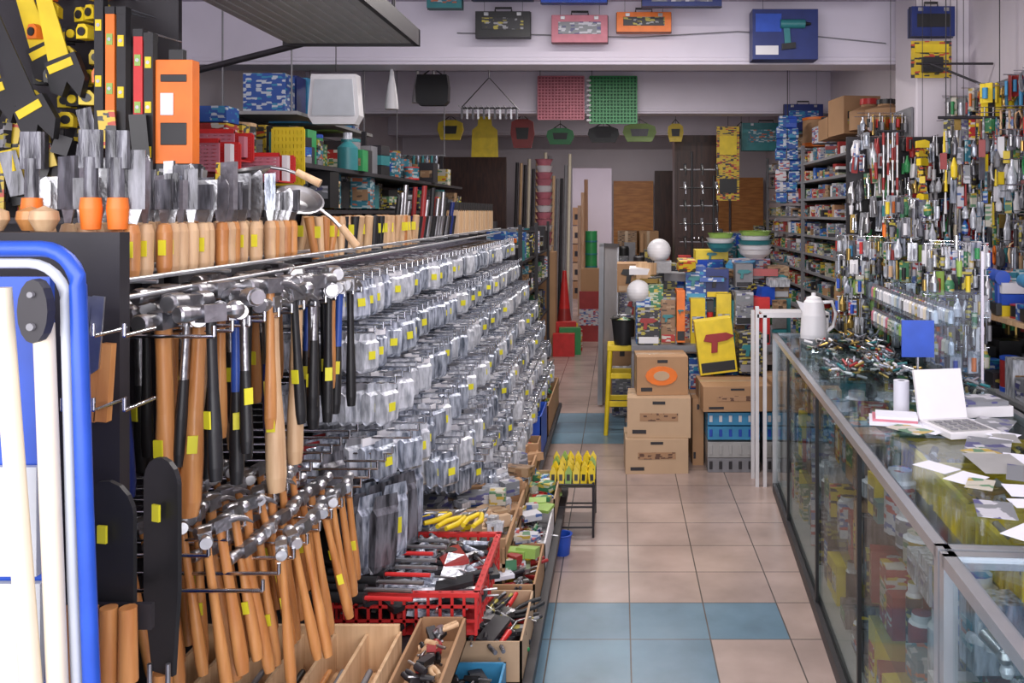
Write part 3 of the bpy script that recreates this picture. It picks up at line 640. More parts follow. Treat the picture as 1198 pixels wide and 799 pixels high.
def fan(m1, m2, w=.12, h=.2):
    def f(b): b.prism([(-w, -.03), (-w*.5, 0), (w*.5, 0), (w, -.03), (w*1.1, -h*.5), (w*.8, -h), (-w*.8, -h), (-w*1.1, -h*.5)], .05, m1); b.prism([(-w*.6, -h*.3), (w*.6, -h*.3), (w*.5, -h*.7), (-w*.5, -h*.7)], .06, m2); b.tube([(-w*.5, 0, 0), (0, 0, .05), (w*.5, 0, 0)], .006, m2)
    return f
for (x, z, m1, m2, w, h) in ((-1.88, 2.62, YEL, BLACK, .13, .22), (-1.08, 2.63, DRED, BLACK, .12, .32), (-.66, 2.53, GREEN, BLACK, .14, .18), (-.18, 2.55, BLACK, DARK, .16, .18), (.22, 2.58, LIME, GREY, .17, .20), (.62, 2.58, YEL, BLACK, .08, .2), (1.35, 2.55, GREY, BLACK, .1, .2)):
    hung('hanging_tool_pouch', fan(m1, m2, w, h), x, 9.5, z)
b = B(); b.box(1.02, 1.26, 9.0, 9.01, 1.72, 2.5, P[2]); b.box(1.05, 1.23, 8.985, 9.0, 1.8, 1.95, BLACK); b.box(1.05, 1.23, 8.985, 9.0, 2.2, 2.4, YEL); b.cyl((1.14, 9.005, 2.5), (1.14, 9.005, 3.03), .003, DARK); b.obj('yellow_poster_board')
case(1.32, 1.85, 2.26, 2.56, 9.2, TEAL, P[8], 'tool_case', .12)
case(1.62, 2.0, 2.4, 2.66, 8.4, DBLUE, P[1])
b = B()
for k in range(8):
    for i in range(2): pouch(b, 1.52+.10*i+R.uniform(-.02, .02), 8.0, 2.5-.10*k, .10, .12, .05, R.choice([BLUE, P[1], P[1], P[4], FOIL2]), rz=1.5)
b.cyl((1.57, 8, 1.7), (1.57, 8, 3.03), .004, DARK); b.obj('hanging_blue_packs')
b = B()
for i in range(9): b.tube([(-1.95+.04*i, 7.6, 2.1), (-1.96+.04*i, 7.6, 1.9), (-1.93+.04*i, 7.6, 1.68)], .014, TEAL if i % 2 else FOIL)
b.cyl((-2.0, 7.6, 2.1), (-1.55, 7.6, 2.1), .008, GREY); b.cyl((-1.98, 7.6, 2.1), (-1.98, 7.6, 3.03), .004, GREY); b.cyl((-1.56, 7.6, 2.1), (-1.56, 7.6, 3.03), .004, GREY); b.obj('garden_hose_pieces')

# ------------------------------------------------------------ centre-right display pile
LABEL = printed('carton_print', (.38, .22, .12), (.12, .06, .04), (.38, .22, .12), 40, .7)
def carton(x0, x1, y0, d, z0, z1, m=CARD, rz=0., lab=None, name='cardboard_carton'):
    b = B(); w = x1-x0; b.at((x0+x1)/2, y0+d/2, z0, rz=rz); h = z1-z0-.002
    b.box(-w/2, w/2, -d/2, d/2, 0, h, m); b.box(-w/2-.001, w/2+.001, -.025, .025, 0, h+.0015, TAPE)
    b.box(-w*.1, w*.1, -d/2-.0015, -d/2, h*.84, h*.92, DARK); b.box(-w*.42, -w*.2, -d/2-.0015, -d/2, h*.10, h*.2, DARK)
    if lab: b.box(-w*.30, w*.30, -d/2-.002, -d/2, h*.42, h*.62, lab)
    b.at(); return b.obj(name, .004)
carton(.03, .415, 5.22, .30, 0, .215, CARD2, .03, LABEL); carton(.05, .44, 5.24, .30, .215, .46, CARD2, -.03, LABEL)
carton(.10, .42, 5.32, .26, .46, .70, CARD, .05)
b = B(); b.at(.26, 5.318, .58, rz=.05)
b.prism([(.10*math.cos(t*.45), .06*math.sin(t*.45)) for t in range(14)], .006, ORANGE); b.prism([(.05*math.cos(t*.45), .03*math.sin(t*.45)) for t in range(14)], .01, CARD2); b.at(); b.obj('orange_carton_label')
carton(.46, .53, 5.4, .3, 0, .42, CARD, 0)
b = B(); b.box(.08, 1.12, 5.75, 7.4, .66, .70, GREY); b.box(.08, 1.12, 5.75, 7.4, .33, .35, GREY)
for x in (.1, 1.1):
    for y in (5.78, 7.37): b.box(x-.02, x+.02, y-.02, y+.02, 0, .66, GREY)
b.obj('display_table')
for (xa, xb) in ((.54, .86), (.90, 1.2)):
    for k, (m, z0, z1) in enumerate(((GREY, 0, .09), (LGREY, .09, .19), (CYAN, .20, .285), (CYAN, .29, .37))):
        b = B(); b.box(xa, xb, 5.25, 5.62, z0, z1-.004, m)
        for i in range(5): b.box(xa+.01+.06*i, xa+.030+.06*i, 5.245, 5.25, z0+.02, z1-.02, [DARK, LGREY, BLUE, WHITE][k])
        b.obj('wrapped_bundle', .02)
carton(.50, .92, 5.2, .36, .385, .54, CARD, .04, LABEL); carton(.93, 1.2, 5.25, .36, .385, .56, CARD, .0, LABEL)
def dbox(x0, x1, z0, z1, y, m, lab=None, d=.2, rz=0, ry=0, name='power_tool_box'):
    b = B(); w = x1-x0; h = z1-z0; b.at((x0+x1)/2, y+d/2, z0, rz=rz, ry=ry); b.box(-w/2, w/2, -d/2, d/2, 0, h, m)
    b.box(-w*.45, w*.45, -d/2-.003, -d/2, h*.04, h*.22, lab or WHITE); 
    b.at((x0+x1)/2, y-.006, z0+h*.6, rz=rz, ry=ry); q = min(w, h)*.42; k = R.choice([BLACK, GREY, TEAL, DRED])
    b.prism([(-q, .1*q), (-q*.8, q*.5), (q*.5, q*.5), (q, q*.25), (q*.5, 0), (-q*.1, -.05*q), (-q*.2, -q*.7), (-q*.6, -q*.7), (-q*.5, -.05*q)], .008, k)
    b.at(); return b.obj(name, .003)
z7 = .70
dbox(.12, .27, z7, .95, 5.78, P[5], WHITE); dbox(.28, .38, z7, 1.0, 5.82, P[6], P[0]); dbox(.385, .44, .72, 1.07, 5.76, ORANGE, BLACK)
dbox(.52, .76, .56, .91, 5.50, YEL, BLACK, .12, 0, -.12); dbox(.45, .60, z7, .98, 5.9, P[1]); dbox(.60, .76, 1.0, 1.2, 5.95, DBLUE, YEL); dbox(.46, .60, .98, 1.22, 5.95, P[1], CYAN)
dbox(.77, .92, .56, .82, 5.50, P[5], GREY); dbox(.78, .90, .84, 1.06, 5.75, P[7], BLACK); dbox(.90, 1.02, z7, 1.02, 5.8, RED, BLACK); dbox(.80, .92, 1.08, 1.24, 5.9, GREY, DARK)
dbox(-.02, .22, .98, 1.2, 6.6, CARD, CARD2, .3); dbox(.26, .42, .97, 1.22, 6.25, P[5]); dbox(.12, .26, .95, .97, 6.1, CYAN); dbox(.3, .55, 1.0, 1.15, 6.5, P[3]); dbox(.56, .8, 1.22, 1.32, 6.3, YEL, BLACK); dbox(.8, 1.05, 1.12, 1.26, 6.1, P[4]); dbox(.04, .24, .70, .98, 6.6, P[7]); dbox(1.03, 1.18, .7, 1.0, 5.9, TEAL); dbox(1.03, 1.18, 1.0, 1.22, 5.95, P[6])
r = random.Random(30); b = B()
for i in range(11):
    for k in range(6):
        item(b, r, .16+.093*i, 5.92+.22*k, .70, .10, .14, r.uniform(.2, .42)+.04*k, P+SOLID+DIM)
b.at(); b.obj('assorted_power_tool_boxes')
r = random.Random(31); b = B()
for z in (0, .35):
    for i in range(11): item(b, r, .14+.092*i, 5.86, z+.002, .09, .2, r.uniform(.15, .29), P+DIM)
b.at(); b.obj('stored_boxes')
b = B(); r = random.Random(33)
for i in range(30):
    b.at(r.uniform(.12, 1.1), r.uniform(5.85, 6.6), 1.03+r.uniform(0, .17), rz=r.uniform(-.6, .6), rx=r.uniform(-.3, .3)); q = r.uniform(.04, .10); b.box(-q, q, -q*.6, q*.6, 0, r.uniform(.03, .09), r.choice(P+SOLID+[WHITE, FOIL2]))
b.at(); b.obj('loose_product_boxes')
for (x, y, z, q) in ((.28, 6.1, 1.325, .085), (.13, 5.9, 1.05, .082)):
    b = B(); b.sph(x, y, z, q, WHITE, 24); b.lathe([(q*.55, -q-.02), (q*.55, -q*.78), (q*.3, -q*.7)], CHROME, x, y, z, 16); b.obj('globe_lamp')
b = B()
for k, (m, q) in enumerate(((WHITE, .12), (WHITE, .12), (TEAL, .12), (WHITE, .11), (LIME, .11))):
    b.lathe([(1e-3, 0), (q*.5, 0), (q*.85, .03), (q, .06), (q*1.05, .065), (q*.8, .04), (1e-3, .02)], m, .95, 6.0, 1.275+.032*k, 18)
for k, (m, q) in enumerate(((TEAL, .10), (WHITE, .10), (LIME, .09))):
    b.lathe([(1e-3, 0), (q*.5, 0), (q*.85, .03), (q, .06), (q*1.05, .065), (q*.8, .04), (1e-3, .02)], m, .72, 6.1, 1.315+.035*k, 18)
b.obj('stacked_bowls')
b = B(); b.at(.6, 7.1, 0); b.cyl((0, 0, .7), (0, 0, 2.1), .010, BLACK); b.box(-.15, .25, -.15, .15, .70, .73, DARK); b.cyl((.18, 0, .7), (.18, 0, 1.9), .01, BLACK)
for k in range(5):
    z = 1.35+.15*k; b.cyl((-.10, 0, z), (.22, 0, z), .006, BLACK if k % 2 else GREY, n=6)
    for s in (-.06, .08, .2): b.tube([(s, 0, z), (s, -.07, z+.03), (s, -.12, z-.01), (s, -.12, z-.05)], .008, CHROME if (k+int(s*10)) % 2 else BLACK); b.cyl((s, -.02, z), (s, -.02, z+.05), .012, GREY if k % 2 else BLACK)
b.obj('tap_display_stand')
b = B(); b.at(.02, 6.25, 0)
b.box(-.11, .11, -.11, .11, .60, .64, YEL)
for sx in (-1, 1):
    for sy in (-1, 1): b.cyl((sx*.12, sy*.12, 0), (sx*.09, sy*.09, .60), .016, YEL, .020, n=8)
for z in (.2, .4):
    q = .113-.02*z*2
    for s in (-1, 1): b.box(-q, q, s*q-.008, s*q+.008, z, z+.04, YEL); b.box(s*q-.008, s*q+.008, -q, q, z, z+.04, YEL)
b.obj('plastic_stool', .004)
b = B(); b.at(.03, 6.2, .642); b.lathe([(1e-3, 0), (.07, 0), (.09, .18), (.1, .185), (.085, .18), (.06, .01), (1e-3, .01)], BLACK, n=18); b.lathe([(1e-3, .14), (.08, .16), (1e-3, .2)], P[3], n=12)
b.tube([(-.09, 0, .18), (-.07, -.08, .22), (.07, -.08, .22), (.09, 0, .18)], .004, STEEL); b.obj('black_bucket')
b = B(); b.at(-.10, 7.3, 0, ry=.05, rz=1.35)
b.box(-.28, .28, -.012, .012, 0, 1.3, WHITE); b.box(-.29, -.26, -.02, .02, 0, 1.32, ALU); b.box(.26, .29, -.02, .02, 0, 1.32, ALU); b.box(-.29, .29, -.02, .02, 1.3, 1.33, ALU)
b.obj('leaning_white_board')
carton(-.08, .12, 7.0, .3, 0, .5, CARD); carton(-.06, .12, 6.7, .25, 0, .35, P[7])

# ------------------------------------------------------------ glass counter (aligned 4 degrees off the aisle)
CM = Matrix.Translation((.89, 4.9, 0)) @ Matrix.Rotation(math.radians(-4.0), 4, 'Z')
def cb_(): b = B(); b.M = CM.copy(); return b
H = .905; Wc = .62
def showcase(name, y0, y1, posts):
    b = cb_(); f = .014
    for x in (0, Wc):
        b.box(x-f, x+f, y0, y1, H-.026, H, ALU); b.box(x-f, x+f, y0, y1, 0, .05, DARK)
    for y in (y0, y1):
        b.box(0, Wc, y-f, y+f, H-.026, H, ALU); b.box(0, Wc, y-f, y+f, 0, .05, DARK)
        for x in (0, Wc): b.box(x-f, x+f, y-f, y+f, 0, H, ALU)
    for y in posts: b.box(-.006, .006, y-.008, y+.008, .05, H-.03, BLACK)
    b.box(.004, .008, y0, y1, .05, H-.03, GL2); b.box(.01, Wc-.01, y0+.01, y1-.01, H-.006, H, GL)
    b.box(.02, Wc, y0, y1, .02, .06, LGREY); b.box(.04, Wc-.02, y0+.02, y1-.02, .352, .36, GL2); b.box(.08, Wc-.02, y0+.02, y1-.02, .622, .63, GL2)
    b.box(Wc-.012, Wc, y0, y1, .05, H-.03, LGREY)
    b.obj(name)
showcase('glass_showcase', -3.13, 0, (-.6, -1.5, -2.3)); showcase('glass_showcase', -3.9, -3.17, ())
b = B()
for x in (.80, .845): b.box(x-.010, x+.010, 4.97, 4.99, 0, 1.0 if x > .81 else 1.05, WHITE)
b.box(.80, 1.22, 4.97, 4.99, .985, 1.005, WHITE); b.box(1.195, 1.215, 4.97, 4.99, 0, 1.0, WHITE); b.box(.83, 1.22, 4.97, 5.15, 1.005, 1.015, WHITE)
for x in (.80, 1.2): b.box(x-.010, x+.010, 5.13, 5.15, 0, 1.01, WHITE)
b.obj('white_display_frame')
r = random.Random(8); b = cb_(); CMM = CM.copy()
def cput(b, x, y, z, rz=0): b.M = CMM @ Matrix.Translation((x, y, z)) @ Matrix.Rotation(rz, 4, 'Z')
for zz, hm in ((.06, .26), (.362, .24), (.632, .2)):
    y = -3.12 if zz > .5 else -3.85
    while y < -.1:
        w = r.uniform(.05, .13)
        for x in (.12, .25, .38, .51):
            if zz > .5 and y < -1.95 and x > .13: continue
            cput(b, x, y+w/2, zz, r.uniform(-.15, .15)); h = r.uniform(.06, hm); k = r.random(); m = r.choice(P+[YEL, DRED, WHITE, GREY, CARD, BLACK, YEL, FOIL2, TEAL, FOIL, FOIL2, SMOKE])
            if k < .55: b.box(-.055, .055, -w*.45, w*.45, 0, h, m); b.box(-.058, -.055, -w*.3, w*.3, h*.3, h*.7, r.choice(P))
            else: b.lathe([(1e-3, 0), (w*.4, 0), (w*.4, h*.8), (w*.3, h*.85), (w*.3, h), (1e-3, h)], m, n=10, mats=[m, m, WHITE, WHITE, m])
        y += w
b.obj('showcase_goods')
for y in (-2.95, -2.6, -2.25):
    b = B(); b.M = CMM @ Matrix.Translation((.38, y, .75))
    lattice(b, -.2, .2, 0, .11, -.14, YEL, 10, .005); lattice(b, -.2, .2, 0, .11, .14, YEL, 10, .005)
    for s in (-.2, .2):
        for k in range(8): b.box(s-.004, s+.004, -.14+.04*k-.005, -.14+.04*k+.005, 0, .11, YEL)
        b.box(s-.008, s+.008, -.145, .145, .10, .115, YEL)
    b.box(-.2, .2, -.14, .14, -.005, 0, YEL); b.box(-.17, .17, -.12, .12, -.118, -.005, LGREY)
    for k in range(60): 
        p0 = (r.uniform(-.17, .17), r.uniform(-.1, .1), .02+r.uniform(0, .07)); b.cyl(p0, (p0[0]+r.uniform(-.04, .04), p0[1]+r.uniform(-.04, .04), p0[2]+.02), .011, r.choice([STEEL, GOLD, BLACK, WHITE, YEL, DARK, GREY]), n=6)
    b.obj('yellow_plastic_basket')
b = cb_()
for i in range(190):
    cput(b, r.uniform(.05, .55), r.uniform(-3.85, -3.22), .635+r.uniform(0, .14), r.uniform(0, 6)); k = r.choice([CHROME, CHROME, STEEL, FOIL2]); L = r.uniform(.03, .08); b.cyl((0, 0, 0), (L, 0, r.uniform(-.01, .02)), .009, k, .012, n=8); b.sph(0, 0, 0, .015, k, 8)
    if i % 3 == 0: b.cyl((L*.5, 0, 0), (L*.5, 0, .035), .006, k, n=6)
b.obj('chrome_fittings')
Zt = H+.002
def con(x, y, z=Zt, rz=0, rx=0): b = B(); b.M = CMM @ Matrix.Translation((x, y, z)) @ Matrix.Rotation(rz, 4, 'Z') @ Matrix.Rotation(rx, 4, 'X'); return b
b = con(.16, -.38, rz=math.pi); b.lathe([(1e-3, 0), (.068, 0), (.07, .02), (.064, .12), (.05, .19), (.042, .2), (.038, .212), (.012, .222), (.012, .236), (1e-3, .238)], WHITE, n=20, z=.03)
b.cyl((0, 0, 0), (0, 0, .03), .075, GREY, n=18); b.tube([(-.04, 0, .215), (-.095, 0, .22), (-.115, 0, .16), (-.1, 0, .09), (-.065, 0, .06)], .010, WHITE, 8); b.prism([(.045, .21), (.09, .225), (.055, .15)], .03, WHITE); b.obj('electric_kettle')
b = con(.33, -2.15, rz=.25)
b.box(-.085, .085, -.12, .06, 0, .018, WHITE); b.box(-.07, .07, -.10, .04, .018, .020, LGREY)
for i in range(4):
    for k in range(4): b.cb(-.05+.033*i, -.08+.03*k, .0215, .02, .016, .004, GREY)
b.M = b.M @ Matrix.Translation((0, .06, .018)) @ Matrix.Rotation(-.25, 4, 'X'); b.box(-.085, .085, 0, .012, 0, .16, WHITE); b.obj('card_terminal', .004)
b = con(.22, -1.93); b.lathe([(.012, 0), (.026, 0), (.026, .11), (.012, .11)], PAPER, n=18); b.obj('paper_roll')
b = con(.36, -1.62); b.cyl((0, 0, 0), (0, 0, .14), .006, CHROME); b.box(-.03, .03, -.03, .03, 0, .01, CHROME); b.box(-.06, .06, -.005, .005, .14, .28, BLUE); b.box(-.045, .045, .005, .008, .16, .26, BLUE); b.obj('blue_price_card')
b = B()
for i in range(26):
    yy = -1.95-.05*i
    b.M = CMM @ Matrix.Translation((r.uniform(.10, .54), yy, Zt+.001+.0015*i)) @ Matrix.Rotation(r.uniform(-.9, .9), 4, 'Z'); s = r.uniform(.4, 1) if i < 16 else r.uniform(.3, .6); b.box(-.07*s, .07*s, -.10*s, .10*s, 0, .001, [PAPER, LGREY, PAPER, P[7], PAPER, P[9]][i % 6])
b.obj('loose_papers')
b = con(.47, -1.92, rz=.2); b.box(-.1, .1, -.07, .07, 0, .035, WHITE); b.box(-.09, .09, -.06, .06, .035, .05, P[7]); b.obj('receipt_book')
b = con(.16, -2.08, rz=-.2); b.box(-.08, .08, -.06, .06, 0, .012, PAPER); b.box(-.07, .07, -.05, .05, .012, .02, PINK); b.box(-.06, .07, -.05, .04, .02, .03, PAPER); b.obj('note_pads')
TR = [(.15, -.75), (.36, -.75), (.36, -1.03), (.15, -1.31), (.36, -1.31), (.52, -1.6), (.52, -.5), (.36, -.47)]
for k, (x, y) in enumerate(TR):
    b = con(x, y)
    for (a, c, d, e) in ((-.09, .09, -.13, -.127), (-.09, .09, .127, .13), (-.09, -.087, -.13, .13), (.087, .09, -.13, .13)): b.box(a, c, d, e, 0, .05, GL2)
    b.box(-.09, .09, -.13, .13, 0, .004, GL2); MM = b.M.copy()
    for i in range(60):
        b.M = MM @ Matrix.Translation((r.uniform(-.07, .07), r.uniform(-.11, .11), r.uniform(.01, .06))) @ Matrix.Rotation(r.uniform(0, 3), 4, 'Z')
        b.cyl((-.015, 0, 0), (.025, 0, r.uniform(-.01, .02)), .006, r.choice([DRED, BLACK, STEEL, WHITE, FOIL, GOLD, CHROME, GOLD, GREY, BLACK, DARK, FOIL, TEAL, SMOKE, P[9]]), n=6)
    b.obj('small_parts_tray')
b = B(); b.M = CMM.copy()
for z in (1.05, 1.17):
    b.box(.40, .60, -1.6, -.5, z-.006, z, GL)
    for i in range(26):
        for x in (.44, .5):
            b.M = CMM @ Matrix.Translation((x, -1.57+.042*i, z)); m = r.choice([WHITE, PINK, STEEL, WHITE, LIME, CREAM, P[9], FOIL2])
            b.lathe([(1e-3, 0), (.012, 0), (.012, .04), (.006, .05), (.006, .065), (1e-3, .065)], m, n=8, mats=[m, m, m, GREY, DRED])
    b.M = CMM.copy()
for y in (-1.6, -1.05, -.5): b.box(.60, .61, y-.006, y+.006, Zt, 1.45, CHROME); b.box(.40, .60, y-.003, y+.003, Zt, 1.3, GL)
b.obj('glass_bottle_rack')
for (px, py, zt, seed) in ((.44, -.22, 1.50, 1), (.60, -.62, 1.66, 2), (.62, -1.25, 1.5, 3)):
    b = con(px, py); MM = b.M.copy(); r2 = random.Random(seed); b.cyl((0, 0, 0), (0, 0, zt-Zt), .01, CHROME); b.cyl((0, 0, 0), (0, 0, .02), .09, DARK, n=14); z = .13
    while z < zt-Zt+.01:
        for k in range(11):
            a = k*math.pi/5.5+z*3; b.M = MM @ Matrix.Translation((0, 0, z+r2.uniform(-.02, .02))) @ Matrix.Rotation(a, 4, 'Z'); b.cyl((0, 0, 0), (.13, 0, 0), .003, CHROME, n=4)
            for q in (.06, .09, .12):
                m = r2.choice([FOIL2, FOIL2, FOIL, SMOKE, P[4], P[9], P[7], P[3], P[5], STEEL, GOLD, WHITE, LIME]); u = r2.random(); h = r2.uniform(.07, .11)
                if u < .4: b.box(q-.003, q+.003, -.022, .022, -h, 0, m); b.cyl((q+.008, 0, -h*.9), (q+.008, 0, -h*.3), .010, r2.choice(SOLID), n=6)
                elif u < .7: b.cyl((q, 0, -h), (q, 0, -h*.4), .011, m, .013, n=7); b.cyl((q, 0, -h*.4), (q, 0, 0), .004, STEEL, n=5)
                else: b.lathe([(1e-3, -h), (.018, -h*.9), (.02, -h*.5), (.008, -h*.2), (.005, 0)], m, x=q, n=8)
        z += .105
    b.obj('revolving_packet_stand')

# ------------------------------------------------------------ right side
SP = P+[P[0], P[4], WHITE, GREY, CARD, DRED, P[7], DARK, P[9], P[9]]
shelf('small_parts_shelving', 1.66, 2.12, 5.9, 9.6, (.15, .45, .72, .92, 1.08, 1.24, 1.4, 1.56, 1.72, 1.88, 2.04), SP, 41, face=-1, top=2.2, wid=(.04, .10), fill=.97, frame=GREY)
b = B(); rr = random.Random(6)
for i in range(8): item(b, rr, 1.9, 6.1+.42*i, 2.22, .3, .35, .18+.06*(i % 3), [CARD, CARD2, P[6], P[4], CARD])
b.at(); b.obj('storage_cartons')
def hanging(name, x, y0, y1, z0, z1, seed, pal, dx=.12, dy=.065, dz=.14):
    r = random.Random(seed); b = B(); b.box(x, x+.012, y0, y1, z0-.3, z1+.05, GREY)
    z = z1
    while z > z0:
        y = y0+.03
        while y < y1:
            n = r.randint(2, 5); m = r.choice(pal); m2 = r.choice(SOLID); kind = r.random(); yy = y+r.uniform(-.02, .02); dz_ = z+r.uniform(-.03, .03); dd = dx*r.uniform(.6, 1.5)
            b.cyl((x, yy, dz_), (x-dd-.02, yy, dz_), .003, CHROME, n=4)
            for k in range(n):
                xx = x-.02-dd*k/n; h = dz*r.uniform(.6, 1.2); w = dy*.42*r.uniform(.6, 1.2)
                b.at(xx, yy, dz_, rz=r.uniform(-.9, .9))
                if kind < .35: b.box(-.006, .003, -w, w, -h, 0, m); b.cyl((-.018, 0, -h*.8), (-.018, 0, -h*.25), w*.45, m2, n=6)
                elif kind < .6: b.cyl((0, 0, -h), (0, 0, -h*.4), .010, m2, .012, n=7); b.cyl((0, 0, -h*.4), (0, 0, 0), .004, STEEL, n=5)
                elif kind < .85: b.lathe([(1e-3, -h), (w*.8, -h*.9), (w*.9, -h*.5), (w*.3, -h*.2), (w*.25, 0)], r.choice([FOIL2, FOIL, SMOKE, m]), n=8, flat=.5)
                else:
                    b.tube([(0, w*math.cos(t*.9)*.9, -h*.5+h*.45*math.sin(t*.9)) for t in range(8)], .006, m2, 5)
            b.at(); y += dy
        z -= dz
    b.at(); return b.obj(name)
HP = [P[0], P[1], P[3], P[4], P[9], P[5], P[7], P[7], P[8], FOIL2, FOIL2, FOIL, WHITE, GREY, YEL, DRED, SMOKE, STEEL, P[9], GOLD, DRED]
hanging('hanging_hardware_display', 2.12, 3.3, 5.2, 1.15, 2.28, 51, HP, dx=.16)
hanging('hanging_hardware_display', 1.80, 5.28, 5.62, .9, 2.2, 52, HP, dx=.2)
b = B(); r = random.Random(77)
b.box(1.36, 1.98, 5.12, 5.14, .0, 2.05, DARK)
for k in range(10):
    for i in range(12):
        x = 1.38+.05*i+r.uniform(-.012, .012); z = 2.03-.115*k+r.uniform(-.03, .03); h = r.uniform(.08, .16); m = r.choice(HP); m2 = r.choice([CHROME, DRED, STEEL, GREEN, WHITE, BLACK, STEEL, FOIL2, FOIL, SMOKE, GOLD])
        dd = r.uniform(.05, .2); b.cyl((x, 5.12, z), (x, 5.12-dd-.02, z), .003, CHROME, n=4)
        for q in (5.12-dd, 5.12-dd*.5):
            b.at(x, q, z, rz=r.uniform(-.5, .5), ry=r.uniform(-.1, .1)); u = r.random()
            if u < .4: b.box(-.018, .018, -.003, .003, -h, 0, m); b.cyl((0, -.012, -h*.85), (0, -.012, -h*.2), .010, m2, n=7)
            elif u < .7: b.cyl((0, 0, -h), (0, 0, -h*.4), .010, m2, .012, n=7); b.cyl((0, 0, -h*.4), (0, 0, 0), .004, STEEL, n=5)
            else: b.lathe([(1e-3, -h), (.017, -h*.9), (.02, -h*.5), (.008, -h*.2), (.005, 0)], m2, n=8)
        b.at()
b.obj('hardware_pegboard')
b = B()
for i in range(4):
    x = 1.50+.026*i
    for k in range(9): b.cyl((x, 4.86, 2.05-.085*k), (x, 4.86, 1.98-.085*k), .008, DRED if (k+i) % 3 == 0 else STEEL, n=6); b.cyl((x, 4.86, 1.98-.085*k), (x, 4.86, 1.965-.085*k), .008, WHITE if k % 2 else STEEL, n=6)
b.cyl((1.46, 4.86, 2.06), (1.62, 4.86, 2.06), .006, DARK); b.cyl((1.54, 4.86, 2.06), (1.54, 4.86, 3.03), .002, DARK); b.obj('braided_hoses')
b = B()
for i in range(7):
    z = 2.2-.05*i; b.at(1.70, 4.8, z-.22, rz=.3*i); b.prism([(-.035, -.02), (.035, -.02), (.035, .015), (.01, .025), (-.035, .018)], .03, YEL if i % 2 == 0 else P[2])
b.at(); b.cyl((1.70, 4.8, 1.66), (1.70, 4.8, 3.03), .002, DARK); b.obj('hanging_tape_measures')
for i in range(3):
    b = B(); x = 1.78+.035*i; b.tube([(x, 4.6, 2.02), (x+.02, 4.6, 1.8), (x-.01, 4.6, 1.5), (x, 4.6, 1.35)], [.008, .01, .01, .008], [BLACK, CREAM, DARK][i], 7); b.cyl((x, 4.6, 2.02), (x, 4.6, 3.03), .002, DARK); b.cyl((x, 4.6, 2.0), (x, 4.6, 2.06), .02, STEEL); b.obj('shower_hose')
b = B(); r = random.Random(91)
b.cyl((1.62, 4.35, 2.08), (2.12, 4.35, 2.08), .008, DARK); b.cyl((1.66, 4.35, 2.08), (1.66, 4.35, 3.03), .003, DARK, n=4)
for i in range(13):
    x = 1.66+.035*i; z = 2.08
    for k in range(7):
        h = r.uniform(.06, .12); m = r.choice(HP); b.at(x+r.uniform(-.01, .01), 4.35+r.uniform(-.03, .03), z, rz=r.uniform(-.6, .6)); u = r.random()
        if u < .5: b.box(-.016, .016, -.004, .004, -h, 0, m)
        elif u < .8: b.cyl((0, 0, -h), (0, 0, 0), .008, m, .004, n=7)
        else: b.lathe([(1e-3, -h), (.015, -h*.9), (.017, -h*.4), (.004, 0)], m, n=8)
        z -= h+.004
        if z < 1.45: break
b.at(); b.obj('hanging_fittings_rail')
b = B()
for i in range(5): b.at(1.92+.035*i, 4.5, 2.2); b.prism([(-.014, 0), (.014, 0), (.016, -.12), (-.016, -.12)], .02, YEL if i % 2 == 0 else BLACK)
b.at(); b.cyl((1.9, 4.5, 2.2), (2.1, 4.5, 2.2), .005, DARK); b.cyl((2.0, 4.5, 2.2), (2.0, 4.5, 3.03), .003, DARK); b.obj('yellow_cutter_packs')
b = B(); b.box(1.62, 2.14, 2.6, 5.1, 1.13, 1.15, WPALE); b.box(1.62, 2.14, 2.6, 5.1, .80, .82, LGREY)
for y in (2.65, 3.9, 5.05): b.box(1.63, 1.66, y-.015, y+.015, 0, 1.15, GREY)
b.box(1.66, 2.14, 2.6, 5.1, .4, .42, LGREY); b.obj('back_counter')
r = random.Random(9); b = B()
for zz in (.42, .82, 1.15):
    for i in range(24):
        for x in (1.70, 1.82, 1.95): item(b, r, x, 2.72+.1*i, zz, .1, .09, r.uniform(.06, .2), [BLUE, CYAN, BLACK, P[5], P[1], WHITE, DRED, YEL, FOIL2, P[8], P[7], DARK, BLACK, FOIL, P[9]])
b.at(); b.obj('back_counter_goods')
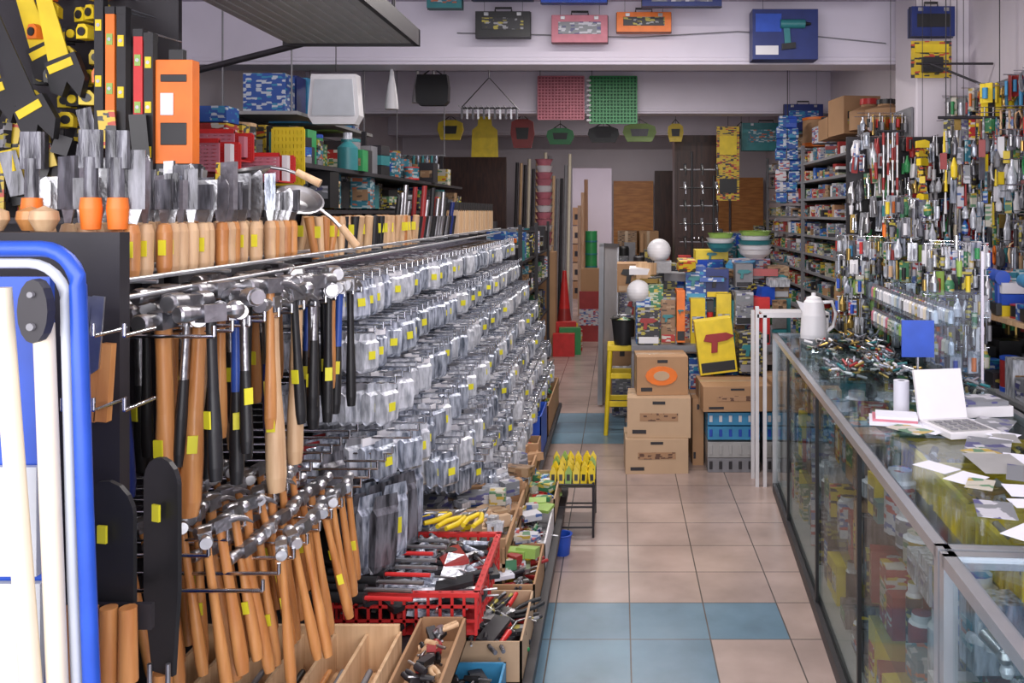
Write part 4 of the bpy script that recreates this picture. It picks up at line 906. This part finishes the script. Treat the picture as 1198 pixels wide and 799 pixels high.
for i in range(4):
    b = B(); b.M = Matrix.Translation((1.67, 3.5+.28*i, 1.155)) @ Matrix.Rotation(1.4, 4, 'Z')
    m = [CYAN, BLUE, TEAL, BLUE][i]; b.cyl((-.09, 0, .16), (.06, 0, .16), .032, m, .028, n=12); b.cyl((.06, 0, .16), (.10, 0, .16), .018, BLACK, .01, n=10); b.prism([(-.07, .15), (-.02, .15), (-.03, .05), (-.075, .05)], .035, m); b.box(-.10, 0, -.03, .03, 0, .05, BLACK); b.obj('cordless_drill')
b = B(); b.cyl((2.12, 4.7, 2.25), (1.78, 4.9, 2.45), .007, DARK); b.cyl((2.14, 4.9, 2.45), (1.7, 4.9, 2.45), .007, DARK); b.obj('wall_bracket')

# ------------------------------------------------------------ lights
def area(name, loc, rot, sx, sy, e, col):
    l = bpy.data.lights.new(name, 'AREA'); l.shape = 'RECTANGLE'; l.size = sx; l.size_y = sy; l.energy = e; l.color = col
    o = bpy.data.objects.new(name, l); o.location = loc; o.rotation_euler = rot; S.collection.objects.link(o); return o
area('storefront_daylight', (-.3, -.9, 1.9), (math.radians(84), 0, 0), 4.6, 2.0, 135, (1, .97, .96))
for y, e in ((2.4, 28), (4.5, 46), (7.2, 46), (10.2, 24), (14.3, 40)):  # added ceiling lamps, out of view, to brighten each bay
    b = B(); b.box(-.75, .75, y-.06, y+.06, 2.98, 3.02, WHITE); b.cyl((-.72, y, 2.965), (.72, y, 2.965), .013, WHITE); b.obj('added_ceiling_batten')
    area('ceiling_fill_light', (0, y, 2.94), (0, 0, 0), 1.5, .12, e, (1, .94, .90))
w = bpy.data.worlds.new('daylight_sky'); S.world = w; w.use_nodes = True
w.node_tree.nodes['Background'].inputs[0].default_value = (.86, .86, 1, 1); w.node_tree.nodes['Background'].inputs[1].default_value = 1.3

# ------------------------------------------------------------ camera
c = bpy.data.cameras.new('camera'); o = bpy.data.objects.new('camera', c); S.collection.objects.link(o)
c.sensor_width = 36; c.lens = 30.05; c.shift_x = -.1052; c.shift_y = -.1265; c.clip_start = .05
o.location = (0, 0, 1.6); o.rotation_euler = (math.pi/2, 0, 0); S.camera = o
